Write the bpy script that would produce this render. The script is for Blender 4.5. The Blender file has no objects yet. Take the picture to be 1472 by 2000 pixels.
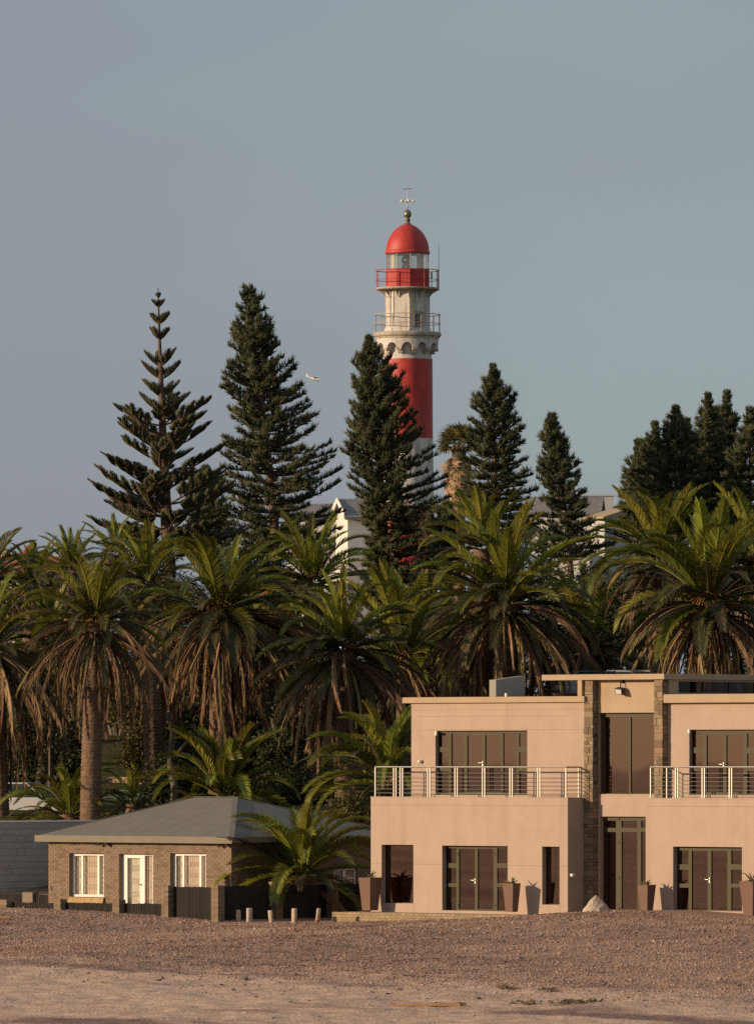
import bpy, math, random
import numpy as np
from mathutils import Vector, Matrix, Euler

R = math.radians
random.seed(7)
C = bpy.context.scene.collection
sc = bpy.context.scene

# ------------------------------------------------------------------ camera
F, HZ, CX, CZ = 14500.0, 1480.0, 736.0, 5.17      # focal length / horizon row / centre column of the 1472x2000 photograph, eye height
cam = bpy.data.cameras.new('camera')
cam.sensor_fit = 'VERTICAL'
cam.sensor_height = 24.0
cam.lens = F * 24.0 / 2000.0
cam.shift_y = (HZ - 1000.0) / 2000.0
cam.clip_start = 1.0
cam.clip_end = 30000.0
co = bpy.data.objects.new('camera', cam)
co.location = (0, 0, CZ)
co.rotation_euler = (R(90), 0, 0)
C.objects.link(co)
sc.camera = co

# ------------------------------------------------------------------ light
SKY_OFF = (-2.7831, -0.6211, -0.0419)
SUN_AZ, SUN_EL = R(72), R(12)                      # low evening sun from the left, a little in front of the facades
sdir = Vector((-math.sin(SUN_AZ) * math.cos(SUN_EL), -math.cos(SUN_AZ) * math.cos(SUN_EL), math.sin(SUN_EL)))
w = bpy.data.worlds.new('World')
sc.world = w
w.use_nodes = True
nt = w.node_tree
nt.nodes.clear()
out = nt.nodes.new('ShaderNodeOutputWorld')
bg = nt.nodes.new('ShaderNodeBackground')
sky = nt.nodes.new('ShaderNodeTexSky')
sky.sky_type = 'NISHITA'
sky.sun_disc = False
sky.sun_elevation = SUN_EL
sky.sun_rotation = math.atan2(sdir.x, sdir.y)
sky.air_density = 1.0
sky.dust_density = 1.5
tc = nt.nodes.new('ShaderNodeTexCoord')
nz = nt.nodes.new('ShaderNodeTexNoise')
nz.inputs['Scale'].default_value = 7.0
nz.inputs['Detail'].default_value = 3.0
rp = nt.nodes.new('ShaderNodeValToRGB')
rp.color_ramp.elements[0].position = 0.38
rp.color_ramp.elements[0].color = (0.280, 0.312, 0.372, 1)
rp.color_ramp.elements[1].position = 0.62
rp.color_ramp.elements[1].color = (0.314, 0.380, 0.418, 1)
sc10 = nt.nodes.new('ShaderNodeVectorMath')
sc10.operation = 'SCALE'
sc10.inputs['Scale'].default_value = 10.0         # the veil of thin high cloud, brought up to the scale of the Nishita sky
mx = nt.nodes.new('ShaderNodeMix')
mx.data_type = 'RGBA'
mx.inputs[0].default_value = 0.82
bg.inputs['Strength'].default_value = 0.10
mpg = nt.nodes.new('ShaderNodeMapping')
mpg.inputs['Scale'].default_value = (1, 1, 2.2)
mpg.inputs['Location'].default_value = SKY_OFF
nt.links.new(tc.outputs['Generated'], mpg.inputs['Vector'])
nt.links.new(mpg.outputs['Vector'], nz.inputs['Vector'])
nt.links.new(nz.outputs['Fac'], rp.inputs['Fac'])
nt.links.new(rp.outputs['Color'], sc10.inputs[0])
nt.links.new(sky.outputs['Color'], mx.inputs[6])
nt.links.new(sc10.outputs['Vector'], mx.inputs[7])
nt.links.new(mx.outputs[2], bg.inputs['Color'])
nt.links.new(bg.outputs['Background'], out.inputs['Surface'])

sl = bpy.data.lights.new('sun', 'SUN')
sl.energy = 5.0
sl.angle = R(0.5)
sl.color = (1.0, 0.73, 0.47)
so = bpy.data.objects.new('sun', sl)
so.rotation_euler = (-sdir).to_track_quat('-Z', 'Y').to_euler()
so.location = (-60, -20, 60)
C.objects.link(so)

sc.view_settings.view_transform = 'Standard'
sc.view_settings.look = 'None'
sc.view_settings.exposure = 0.0
sc.view_settings.gamma = 1.0
sc.view_settings.use_curve_mapping = False
sc.cycles.use_denoising = False
sc.cycles.max_bounces = 6
sc.cycles.diffuse_bounces = 3
sc.cycles.glossy_bounces = 3
sc.cycles.transmission_bounces = 4
sc.cycles.transparent_max_bounces = 8
sc.cycles.caustics_reflective = False
sc.cycles.caustics_refractive = False


# ------------------------------------------------------------------ helpers
def at(px, py, Y):
    """the point at distance Y that the photograph shows at pixel (px, py)"""
    return Vector(((px - CX) / F * Y, Y, CZ - (py - HZ) / F * Y))


class Frame:
    """ground plan of a house: u along its front, v into its depth, turned by TH to the view"""
    def __init__(s, ox, oy, th=R(42)):
        s.ox, s.oy, s.c, s.s, s.th = ox, oy, math.cos(th), math.sin(th), th

    def world(s, u, v, z=0.0):
        return Vector((s.ox + u * s.c + v * s.s, s.oy - u * s.s + v * s.c, z))

    def local(s, x, y):
        dx, dy = x - s.ox, y - s.oy
        return dx * s.c - dy * s.s, dx * s.s + dy * s.c

    def U(s, px, v):
        k = (px - CX) / F
        return (k * (s.oy + v * s.c) - s.ox - v * s.s) / (s.c + k * s.s)

    def V(s, px, u):
        k = (px - CX) / F
        return (s.ox + u * s.c - k * (s.oy - u * s.s)) / (k * s.c - s.s)

    def Z(s, py, u, v):
        Y = s.oy - u * s.s + v * s.c
        return CZ - (py - HZ) / F * Y


class MB:
    def __init__(s):
        s.v, s.f, s.m = [], [], []

    def face(s, pts, mi=0):
        n = len(s.v)
        s.v.extend([tuple(p) for p in pts])
        s.f.append(tuple(range(n, n + len(pts))))
        s.m.append(mi)

    def box(s, x0, x1, y0, y1, z0, z1, mi=0):
        n = len(s.v)
        s.v += [(x0, y0, z0), (x1, y0, z0), (x1, y1, z0), (x0, y1, z0), (x0, y0, z1), (x1, y0, z1), (x1, y1, z1), (x0, y1, z1)]
        for q in ((0, 3, 2, 1), (4, 5, 6, 7), (0, 1, 5, 4), (1, 2, 6, 5), (2, 3, 7, 6), (3, 0, 4, 7)):
            s.f.append(tuple(n + i for i in q))
            s.m.append(mi)
        return s

    def hull8(s, lo, hi, mi=0):
        """two quads (lower and upper, same winding) joined into a solid"""
        n = len(s.v)
        s.v += [tuple(p) for p in lo] + [tuple(p) for p in hi]
        for q in ((0, 3, 2, 1), (4, 5, 6, 7), (0, 1, 5, 4), (1, 2, 6, 5), (2, 3, 7, 6), (3, 0, 4, 7)):
            s.f.append(tuple(n + i for i in q))
            s.m.append(mi)
        return s

    def tube(s, pts, rad, n=6, mi=0, caps=True):
        pts = [Vector(p) for p in pts]
        if not hasattr(rad, '__len__'):
            rad = [rad] * len(pts)
        base = len(s.v)
        for i, p in enumerate(pts):
            t = (pts[min(i + 1, len(pts) - 1)] - pts[max(i - 1, 0)]).normalized()
            a = Vector((0, 0, 1)) if abs(t.z) < 0.9 else Vector((1, 0, 0))
            x = t.cross(a).normalized()
            y = x.cross(t).normalized()
            for k in range(n):
                an = 2 * math.pi * k / n
                s.v.append(tuple(p + (x * math.cos(an) + y * math.sin(an)) * rad[i]))
        for i in range(len(pts) - 1):
            for k in range(n):
                k2 = (k + 1) % n
                s.f.append((base + i * n + k, base + i * n + k2, base + (i + 1) * n + k2, base + (i + 1) * n + k))
                s.m.append(mi)
        if caps:
            s.f.append(tuple(base + k for k in range(n)))
            s.f.append(tuple(base + (len(pts) - 1) * n + k for k in reversed(range(n))))
            s.m += [mi, mi]
        return s

    def lathe(s, prof, n=48, cx=0, cy=0, mi=0, a0=0.0):
        base = len(s.v)
        for r, z in prof:
            for k in range(n):
                an = a0 + 2 * math.pi * k / n
                s.v.append((cx + r * math.cos(an), cy + r * math.sin(an), z))
        for i in range(len(prof) - 1):
            for k in range(n):
                k2 = (k + 1) % n
                s.f.append((base + i * n + k, base + i * n + k2, base + (i + 1) * n + k2, base + (i + 1) * n + k))
                s.m.append(mi)
        return s

    def ring(s, R0, z, r, n=48, m=6, mi=0):
        base = len(s.v)
        for k in range(n):
            a = 2 * math.pi * k / n
            for j in range(m):
                b = 2 * math.pi * j / m
                rr = R0 + r * math.cos(b)
                s.v.append((rr * math.cos(a), rr * math.sin(a), z + r * math.sin(b)))
        for k in range(n):
            for j in range(m):
                s.f.append((base + k * m + j, base + ((k + 1) % n) * m + j, base + ((k + 1) % n) * m + (j + 1) % m, base + k * m + (j + 1) % m))
                s.m.append(mi)
        return s

    def plate(s, u0, u1, z0, z1, holes, v0, v1, mi=0, back=True):
        """an upright plate (front at v0, back at v1) with rectangular holes and their reveals"""
        us = sorted(set([u0, u1] + [h[i] for h in holes for i in (0, 1) if u0 < h[i] < u1]))
        zs = sorted(set([z0, z1] + [h[i] for h in holes for i in (2, 3) if z0 < h[i] < z1]))
        for i in range(len(us) - 1):
            for j in range(len(zs) - 1):
                a, b, c, d = us[i], us[i + 1], zs[j], zs[j + 1]
                mu, mz = (a + b) / 2, (c + d) / 2
                if any(h[0] < mu < h[1] and h[2] < mz < h[3] for h in holes):
                    continue
                s.face([(a, v0, c), (b, v0, c), (b, v0, d), (a, v0, d)], mi)
                if back:
                    s.face([(a, v1, d), (b, v1, d), (b, v1, c), (a, v1, c)], mi)
        for h in holes:
            a, b, c, d = max(h[0], u0), min(h[1], u1), max(h[2], z0), min(h[3], z1)
            if h[0] > u0:
                s.face([(a, v0, c), (a, v0, d), (a, v1, d), (a, v1, c)], mi)
            if h[1] < u1:
                s.face([(b, v0, d), (b, v0, c), (b, v1, c), (b, v1, d)], mi)
            if h[3] < z1:
                s.face([(a, v0, d), (b, v0, d), (b, v1, d), (a, v1, d)], mi)
            if h[2] > z0:
                s.face([(b, v0, c), (a, v0, c), (a, v1, c), (b, v1, c)], mi)
        s.face([(u0, v0, z0), (u0, v0, z1), (u0, v1, z1), (u0, v1, z0)], mi)
        s.face([(u1, v0, z1), (u1, v0, z0), (u1, v1, z0), (u1, v1, z1)], mi)
        s.face([(u0, v0, z1), (u1, v0, z1), (u1, v1, z1), (u0, v1, z1)], mi)
        s.face([(u1, v0, z0), (u0, v0, z0), (u0, v1, z0), (u1, v1, z0)], mi)
        return s

    def mesh(s, name, mats, smooth=False):
        me = bpy.data.meshes.new(name)
        me.from_pydata(s.v, [], s.f)
        for m in (mats if isinstance(mats, (list, tuple)) else [mats]):
            me.materials.append(m)
        if len(me.materials) > 1:
            me.polygons.foreach_set('material_index', s.m)
        if smooth:
            me.polygons.foreach_set('use_smooth', [True] * len(me.polygons))
        me.update()
        return me

    def build(s, name, mats, parent=None, smooth=False, bevel=0.0, loc=(0, 0, 0)):
        o = link(name, s.mesh(name, mats, smooth), parent, loc)
        if bevel:
            b = o.modifiers.new('bevel', 'BEVEL')
            b.width = bevel
            b.segments = 2
            b.limit_method = 'ANGLE'
        return o


def link(name, data, parent=None, loc=(0, 0, 0), rot=(0, 0, 0), scale=(1, 1, 1)):
    o = bpy.data.objects.new(name, data)
    o.location, o.rotation_euler, o.scale = loc, rot, scale
    if parent is not None:
        o.parent = parent
    C.objects.link(o)
    return o


def tag(o, label=None, cat=None, group=None, kind=None):
    if label:
        o['label'] = label
    if cat:
        o['category'] = cat
    if group:
        o['group'] = group
    if kind:
        o['kind'] = kind
    return o


def empty(name, loc, label, cat, group=None, rz=0.0):
    o = bpy.data.objects.new(name, None)
    o.empty_display_size = 0.3
    o.location = loc
    o.rotation_euler = (0, 0, rz)
    C.objects.link(o)
    return tag(o, label, cat, group)


def npmesh(name, V, T, mats, mi=None, attr=None, smooth=False):
    """mesh from numpy vertices and triangles (or quads)"""
    V = np.asarray(V, dtype=np.float32)
    T = np.asarray(T, dtype=np.int32)
    k = T.shape[1]
    me = bpy.data.meshes.new(name)
    me.vertices.add(len(V))
    me.vertices.foreach_set('co', V.ravel())
    me.loops.add(T.size)
    me.loops.foreach_set('vertex_index', T.ravel())
    me.polygons.add(len(T))
    me.polygons.foreach_set('loop_start', np.arange(0, T.size, k, dtype=np.int32))
    me.polygons.foreach_set('loop_total', np.full(len(T), k, dtype=np.int32))
    for m in (mats if isinstance(mats, (list, tuple)) else [mats]):
        me.materials.append(m)
    if mi is not None:
        me.polygons.foreach_set('material_index', np.asarray(mi, dtype=np.int32))
    if smooth:
        me.polygons.foreach_set('use_smooth', np.ones(len(T), dtype=bool))
    me.update(calc_edges=True)
    if attr is not None:
        for nm, arr in attr.items():
            a = me.attributes.new(nm, 'FLOAT', 'POINT')
            a.data.foreach_set('value', np.asarray(arr, dtype=np.float32))
    return me


# ------------------------------------------------------------------ materials
def mat(name, col, rough=0.8, var=0.12, scale=3.0, bump=0.0, bscale=40.0, rand=0.0, metal=0.0, spec=0.3, col2=None, stretch=(1, 1, 1), trans=0.0, streak=None, coat=0.0):
    """procedural surface: a base colour broken by two octaves of noise, per-object variation, optional relief, streaks and translucency"""
    m = bpy.data.materials.new(name)
    m.use_nodes = True
    n, l = m.node_tree.nodes, m.node_tree.links
    p = n['Principled BSDF']
    p.inputs['Roughness'].default_value = rough
    p.inputs['Metallic'].default_value = metal
    p.inputs['Specular IOR Level'].default_value = spec
    if coat:
        p.inputs['Coat Weight'].default_value = coat
        p.inputs['Coat Roughness'].default_value = 0.25
    tcn = n.new('ShaderNodeTexCoord')
    mp = n.new('ShaderNodeMapping')
    mp.inputs['Scale'].default_value = stretch
    l.new(tcn.outputs['Object'], mp.inputs['Vector'])
    no = n.new('ShaderNodeTexNoise')
    no.inputs['Scale'].default_value = scale
    no.inputs['Detail'].default_value = 6.0
    no.inputs['Roughness'].default_value = 0.65
    l.new(mp.outputs['Vector'], no.inputs['Vector'])
    r = n.new('ShaderNodeValToRGB')
    c2 = col2 or tuple(min(1, c * (1 + var)) for c in col)
    r.color_ramp.elements[0].position = 0.3
    r.color_ramp.elements[1].position = 0.7
    r.color_ramp.elements[0].color = (*[c * (1 - var) for c in col], 1)
    r.color_ramp.elements[1].color = (*c2, 1)
    l.new(no.outputs['Fac'], r.inputs['Fac'])
    colour = r.outputs['Color']
    if streak:
        s_col, s_amt, s_sc = streak
        mp2 = n.new('ShaderNodeMapping')
        mp2.inputs['Scale'].default_value = s_sc
        l.new(tcn.outputs['Object'], mp2.inputs['Vector'])
        n2 = n.new('ShaderNodeTexNoise')
        n2.inputs['Scale'].default_value = 1.0
        n2.inputs['Detail'].default_value = 5.0
        l.new(mp2.outputs['Vector'], n2.inputs['Vector'])
        rr = n.new('ShaderNodeMapRange')
        rr.inputs[1].default_value, rr.inputs[2].default_value = 0.5, 0.72
        rr.inputs[3].default_value, rr.inputs[4].default_value = 0.0, s_amt
        l.new(n2.outputs['Fac'], rr.inputs[0])
        mm = n.new('ShaderNodeMix')
        mm.data_type = 'RGBA'
        l.new(rr.outputs[0], mm.inputs[0])
        l.new(colour, mm.inputs[6])
        mm.inputs[7].default_value = (*s_col, 1)
        colour = mm.outputs[2]
    if rand:
        oi = n.new('ShaderNodeObjectInfo')
        hs = n.new('ShaderNodeHueSaturation')
        for src, dst, lo, hi in (('Random', 'Value', 1 - rand, 1 + rand),):
            q = n.new('ShaderNodeMapRange')
            q.inputs[3].default_value, q.inputs[4].default_value = lo, hi
            l.new(oi.outputs[src], q.inputs[0])
            l.new(q.outputs[0], hs.inputs[dst])
        q = n.new('ShaderNodeMath')
        q.operation = 'MULTIPLY_ADD'
        fr = n.new('ShaderNodeMath')
        fr.operation = 'FRACT'
        mu = n.new('ShaderNodeMath')
        mu.operation = 'MULTIPLY'
        mu.inputs[1].default_value = 7.31
        l.new(oi.outputs['Random'], mu.inputs[0])
        l.new(mu.outputs[0], fr.inputs[0])
        l.new(fr.outputs[0], q.inputs[0])
        q.inputs[1].default_value = 0.12 * rand
        q.inputs[2].default_value = 0.5 - 0.06 * rand
        l.new(q.outputs[0], hs.inputs['Hue'])
        l.new(colour, hs.inputs['Color'])
        colour = hs.outputs['Color']
    l.new(colour, p.inputs['Base Color'])
    if bump:
        nb = n.new('ShaderNodeTexNoise')
        nb.inputs['Scale'].default_value = bscale
        nb.inputs['Detail'].default_value = 4.0
        l.new(mp.outputs['Vector'], nb.inputs['Vector'])
        b = n.new('ShaderNodeBump')
        b.inputs['Strength'].default_value = bump
        b.inputs['Distance'].default_value = 0.03
        l.new(nb.outputs['Fac'], b.inputs['Height'])
        l.new(b.outputs['Normal'], p.inputs['Normal'])
    if trans:
        tr = n.new('ShaderNodeBsdfTranslucent')
        l.new(colour, tr.inputs['Color'])
        ms = n.new('ShaderNodeMixShader')
        ms.inputs[0].default_value = trans
        l.new(p.outputs[0], ms.inputs[1])
        l.new(tr.outputs[0], ms.inputs[2])
        l.new(ms.outputs[0], n['Material Output'].inputs['Surface'])
    return m


def glass(name, tint, refl, wob=0.0, gcol=(0.9, 0.9, 0.9)):
    """window glass: see-through with a tint, and a mirror share"""
    m = bpy.data.materials.new(name)
    m.use_nodes = True
    n, l = m.node_tree.nodes, m.node_tree.links
    n.remove(n['Principled BSDF'])
    t = n.new('ShaderNodeBsdfTransparent')
    t.inputs['Color'].default_value = (*tint, 1)
    g = n.new('ShaderNodeBsdfGlossy')
    g.inputs['Roughness'].default_value = 0.015
    g.inputs['Color'].default_value = (*gcol, 1)
    ms = n.new('ShaderNodeMixShader')
    lw = n.new('ShaderNodeLayerWeight')
    lw.inputs['Blend'].default_value = 0.2
    mr = n.new('ShaderNodeMapRange')
    mr.inputs[3].default_value, mr.inputs[4].default_value = refl, min(1, refl + 0.5)
    l.new(lw.outputs['Facing'], mr.inputs[0])
    l.new(mr.outputs[0], ms.inputs[0])
    l.new(t.outputs[0], ms.inputs[1])
    l.new(g.outputs[0], ms.inputs[2])
    l.new(ms.outputs[0], n['Material Output'].inputs['Surface'])
    if wob:
        tcn = n.new('ShaderNodeTexCoord')
        no = n.new('ShaderNodeTexNoise')
        no.inputs['Scale'].default_value = 0.5
        no.inputs['Detail'].default_value = 0.0
        l.new(tcn.outputs['Object'], no.inputs['Vector'])
        b = n.new('ShaderNodeBump')
        b.inputs['Strength'].default_value = wob
        b.inputs['Distance'].default_value = 0.05
        l.new(no.outputs['Fac'], b.inputs['Height'])
        l.new(b.outputs['Normal'], g.inputs['Normal'])
    return m


M = {}
M['plaster'] = mat('plaster', (0.412, 0.312, 0.248), 0.9, 0.06, 1.3, 0.25, 30, streak=((0.30, 0.225, 0.18), 0.35, (2.2, 2.2, 0.22)))
M['fascia'] = mat('fascia_plaster', (0.40, 0.305, 0.205), 0.9, 0.06, 1.5, 0.15, 30, streak=((0.33, 0.22, 0.15), 0.4, (1.5, 1.5, 0.8)))
M['stone'] = mat('cladding_stone', (0.235, 0.18, 0.118), 0.9, 0.3, 6, 0.5, 25, rand=0.35, streak=((0.26, 0.14, 0.07), 0.5, (3, 3, 3)))
M['stone_bed'] = mat('stone_bedding', (0.17, 0.14, 0.10), 0.95, 0.2, 8)
M['alu'] = mat('olive_aluminium', (0.056, 0.046, 0.023), 0.5, 0.05, 2, metal=0.0, spec=0.2)
M['blind'] = mat('brown_blind', (0.046, 0.021, 0.018), 0.8, 0.25, 3, 0.8, 6, stretch=(0.2, 0.2, 9))
M['reflection_sheet'] = mat('brown_reflection', (0.125, 0.085, 0.072), 0.85, 0.25, 1.6, 0.5, 6, stretch=(1, 1, 4))  # lighter upper tone of the glass reflection, painted on sheets behind the panes
M['tinted'] = glass('tinted_glass', (0.42, 0.32, 0.29), 0.13, 0.03, (0.80, 0.62, 0.55))
M['clear'] = glass('clear_glass', (0.985, 0.985, 0.98), 0.03, 0.02)
M['steel'] = mat('brushed_steel', (0.40, 0.38, 0.35), 0.45, 0.05, 4, metal=0.85, spec=0.5)
M['pot'] = mat('pot_clay', (0.165, 0.098, 0.074), 0.75, 0.08, 3, 0.1, 30)
M['soil'] = mat('soil', (0.05, 0.035, 0.025), 0.95, 0.3, 9)
M['aloe'] = mat('aloe_leaf', (0.10, 0.12, 0.05), 0.5, 0.2, 4, rand=0.2, col2=(0.17, 0.12, 0.05))
M['white'] = mat('white_paint', (0.78, 0.75, 0.69), 0.5, 0.04, 3)
M['curtain'] = mat('cream_curtain', (0.74, 0.60, 0.46), 0.9, 0.06, 2, trans=0.1)
M['curtain_pale'] = mat('pale_lace_curtain', (0.76, 0.72, 0.60), 0.9, 0.06, 2, trans=0.1)
M['bars'] = mat('burglar_bar_paint', (0.66, 0.58, 0.46), 0.5, 0.05, 4)
M['brick'] = mat('brown_brick', (0.205, 0.150, 0.103), 0.9, 0.16, 14, 0.4, 60, rand=0.2)
M['brick_pale'] = mat('sandy_brick', (0.30, 0.23, 0.14), 0.9, 0.14, 14, 0.4, 60, rand=0.16)
M['brick_sill'] = mat('yellow_sill_brick', (0.44, 0.30, 0.14), 0.8, 0.12, 10, 0.3, 60, rand=0.15)
M['mortar'] = mat('mortar', (0.215, 0.172, 0.125), 0.95, 0.12, 9, 0.3, 50)
M['roof'] = mat('grey_roof_sheet', (0.185, 0.170, 0.145), 0.75, 0.07, 1.2, 0.1, 12, streak=((0.16, 0.15, 0.13), 0.5, (0.7, 0.7, 2)))
M['slat'] = mat('dark_fence_slat', (0.020, 0.016, 0.014), 0.8, 0.25, 6, 0.3, 30, rand=0.3, stretch=(6, 6, 0.6))
M['block'] = mat('pale_block', (0.35, 0.345, 0.335), 0.9, 0.06, 3, 0.2, 30, rand=0.05)
M['joint'] = mat('block_joint', (0.25, 0.24, 0.24), 0.95, 0.1, 6)
M['log'] = mat('weathered_log', (0.48, 0.39, 0.30), 0.9, 0.25, 5, 0.6, 14, rand=0.1, stretch=(5, 5, 0.8), streak=((0.19, 0.12, 0.08), 0.8, (9, 9, 2)))
M['rust'] = mat('rusty_foot', (0.28, 0.12, 0.06), 0.9, 0.3, 9)
M['black'] = mat('black_metal', (0.025, 0.024, 0.024), 0.5, 0.1, 4)
M['chrome'] = mat('door_handle_metal', (0.5, 0.47, 0.43), 0.35, 0.03, 4, metal=0.9)
M['lead'] = mat('weathered_bronze', (0.22, 0.19, 0.14), 0.4, 0.2, 6, metal=0.6)
M['red'] = mat('lighthouse_red', (0.42, 0.020, 0.020), 0.55, 0.14, 1.5, 0.05, 10, spec=0.5, col2=(0.50, 0.05, 0.04), streak=((0.20, 0.025, 0.025), 0.75, (2.2, 2.2, 0.3)))
M['rail_red'] = mat('rail_red_paint', (0.36, 0.035, 0.035), 0.5, 0.15, 5)
M['rail_pale'] = mat('rail_rusted_paint', (0.36, 0.28, 0.22), 0.6, 0.3, 9, col2=(0.55, 0.48, 0.40))
M['lhwhite'] = mat('lighthouse_white', (0.58, 0.55, 0.51), 0.65, 0.10, 2.0, 0.15, 9, streak=((0.30, 0.23, 0.16), 0.85, (3.4, 3.4, 0.4)))
M['lhledge'] = mat('stained_ledge', (0.42, 0.37, 0.31), 0.8, 0.2, 3.0, 0.3, 12, streak=((0.22, 0.17, 0.13), 0.7, (3, 3, 1.2)))
M['rustline'] = mat('rust_stain', (0.26, 0.13, 0.07), 0.9, 0.3, 9)
M['lens'] = glass('lantern_lens', (0.92, 0.90, 0.82), 0.22)
M['pbark'] = mat('palm_bark', (0.13, 0.085, 0.056), 0.95, 0.3, 6, 1.0, 16, col2=(0.22, 0.145, 0.095))
M['bark'] = mat('pine_bark', (0.125, 0.082, 0.056), 0.95, 0.25, 6, 0.6, 18)
M['gbark'] = mat('grey_bark', (0.14, 0.115, 0.09), 0.95, 0.3, 5, 0.6, 14)
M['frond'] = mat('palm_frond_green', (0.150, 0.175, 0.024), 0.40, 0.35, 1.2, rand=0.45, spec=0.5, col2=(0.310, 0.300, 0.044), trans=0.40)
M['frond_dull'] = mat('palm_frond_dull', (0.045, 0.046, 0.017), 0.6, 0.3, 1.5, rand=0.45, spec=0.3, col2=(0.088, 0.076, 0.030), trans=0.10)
M['frond_dead'] = mat('palm_frond_dead', (0.120, 0.080, 0.045), 0.85, 0.4, 1.5, rand=0.55, spec=0.15, col2=(0.280, 0.185, 0.098))
M['stalk'] = mat('palm_flower_stalk', (0.20, 0.10, 0.035), 0.8, 0.3, 5, rand=0.3, col2=(0.30, 0.17, 0.06))
M['needle'] = mat('araucaria_needles', (0.056, 0.072, 0.028), 0.6, 0.4, 0.9, spec=0.35, col2=(0.110, 0.118, 0.044), trans=0.15)
M['needle_y'] = mat('young_araucaria_needles', (0.082, 0.080, 0.035), 0.65, 0.3, 1.0, spec=0.25, rand=0.2, col2=(0.085, 0.080, 0.038))
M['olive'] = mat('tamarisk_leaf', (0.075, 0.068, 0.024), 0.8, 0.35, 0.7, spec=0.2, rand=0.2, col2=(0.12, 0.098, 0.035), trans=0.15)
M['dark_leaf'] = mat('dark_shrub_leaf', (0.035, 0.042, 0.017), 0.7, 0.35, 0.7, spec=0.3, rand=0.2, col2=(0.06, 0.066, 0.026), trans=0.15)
M['fan'] = mat('fan_leaf', (0.13, 0.14, 0.045), 0.6, 0.2, 2, rand=0.25, trans=0.2, col2=(0.20, 0.17, 0.07))
M['fan_dead'] = mat('dry_fan_leaf', (0.36, 0.25, 0.15), 0.9, 0.25, 2, rand=0.25, trans=0.15)
M['hwhite'] = mat('house_white_render', (0.68, 0.66, 0.62), 0.9, 0.05, 1, 0.1, 20)
M['hgrey'] = mat('house_grey_render', (0.46, 0.47, 0.47), 0.9, 0.06, 1, 0.1, 20)
M['tile'] = mat('grey_roof_tile', (0.23, 0.215, 0.205), 0.85, 0.18, 3, 0.2, 20, rand=0.12)
M['redtile'] = mat('red_roof', (0.34, 0.12, 0.09), 0.85, 0.2, 2, 0.2, 20)
M['redbrick'] = mat('red_chimney', (0.42, 0.07, 0.055), 0.85, 0.2, 5, 0.3, 30)
M['copper'] = mat('greened_spire', (0.24, 0.25, 0.20), 0.7, 0.15, 2)
M['hglass'] = mat('dark_house_glass', (0.09, 0.10, 0.11), 0.15, 0.1, 2, spec=0.6)
M['sandstone'] = mat('sandstone_wall', (0.42, 0.30, 0.20), 0.95, 0.22, 3, 0.5, 10, rand=0.2)
M['teal'] = mat('teal_wall_paint', (0.20, 0.27, 0.23), 0.8, 0.08, 2)
M['carwhite'] = mat('white_car_paint', (0.40, 0.42, 0.45), 0.3, 0.02, 2, spec=0.5, coat=0.5)
M['carblack'] = mat('black_car_paint', (0.02, 0.02, 0.022), 0.3, 0.02, 2, spec=0.5, coat=0.6)
M['carglass'] = mat('car_glass', (0.03, 0.033, 0.036), 0.08, 0.05, 2, spec=0.8)
M['tyre'] = mat('tyre_rubber', (0.02, 0.02, 0.02), 0.9, 0.1, 5)
M['bluewall'] = mat('pale_blue_render', (0.42, 0.46, 0.49), 0.9, 0.05, 1)
M['rock'] = mat('pale_boulder', (0.48, 0.40, 0.32), 0.9, 0.2, 2.5, 0.6, 9, streak=((0.25, 0.19, 0.15), 0.6, (3, 3, 3)))
M['pebble'] = mat('beach_stone', (0.10, 0.085, 0.075), 0.8, 0.25, 3, rand=0.55)
M['kelp'] = mat('dry_kelp', (0.12, 0.082, 0.045), 0.8, 0.3, 4)
M['driftwood'] = mat('driftwood', (0.42, 0.24, 0.12), 0.9, 0.2, 4, 0.4, 20, stretch=(0.5, 8, 8))
M['plane'] = mat('aircraft_white', (0.80, 0.78, 0.74), 0.35, 0.02, 2, spec=0.5)
M['paving'] = mat('terrace_paving', (0.40, 0.32, 0.24), 0.9, 0.1, 3, 0.2, 20)


# ------------------------------------------------------------------ terrain
P = Frame((724 - CX) / F * 250.0, 250.0)              # pink house: lower front corner on the garden side
_c = Frame((452 - CX) / F * 254.0, 254.0)
WB = -_c.U(95, 0)                                     # width of the brick house front
_o = _c.world(-WB, 0)
B = Frame(_o.x, _o.y)                                 # brick house: front corner on the wall side
rng = np.random.default_rng(11)


def vnoise(x, y, seed=0):
    """smooth value noise, vectorised"""
    xi, yi = np.floor(x).astype(np.int64), np.floor(y).astype(np.int64)
    fx, fy = x - xi, y - yi
    fx, fy = fx * fx * (3 - 2 * fx), fy * fy * (3 - 2 * fy)

    def h(a, b):
        n = (a * 374761393 + b * 668265263 + seed * 1442695) & 0x7fffffff
        n = ((n ^ (n >> 13)) * 1274126177) & 0x7fffffff
        return ((n ^ (n >> 16)) & 0xffff) / 65535.0
    return (h(xi, yi) * (1 - fx) + h(xi + 1, yi) * fx) * (1 - fy) + (h(xi, yi + 1) * (1 - fx) + h(xi + 1, yi + 1) * fx) * fy


def fbm(x, y, s, seed=0, o=4):
    t, a, k = 0, 0.5, 1.0
    for i in range(o):
        t = t + a * vnoise(x * k / s, y * k / s, seed + i)
        a, k = a * 0.5, k * 2.03
    return t


EDGE = [(-60, 1766), (0, 1768), (105, 1772), (220, 1777), (315, 1784), (425, 1793), (490, 1800), (560, 1801), (640, 1801), (730, 1799), (870, 1795),
        (985, 1791), (1060, 1787), (1105, 1782), (1160, 1780), (1260, 1779), (1330, 1784), (1430, 1791), (1520, 1797)]
EU, EZ = [], []
for px, py in EDGE:
    u = P.U(px, -2.2)
    EU.append(u)
    EZ.append(P.Z(py, u, -2.2))
EU, EZ = np.array(EU), np.array(EZ)


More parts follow.
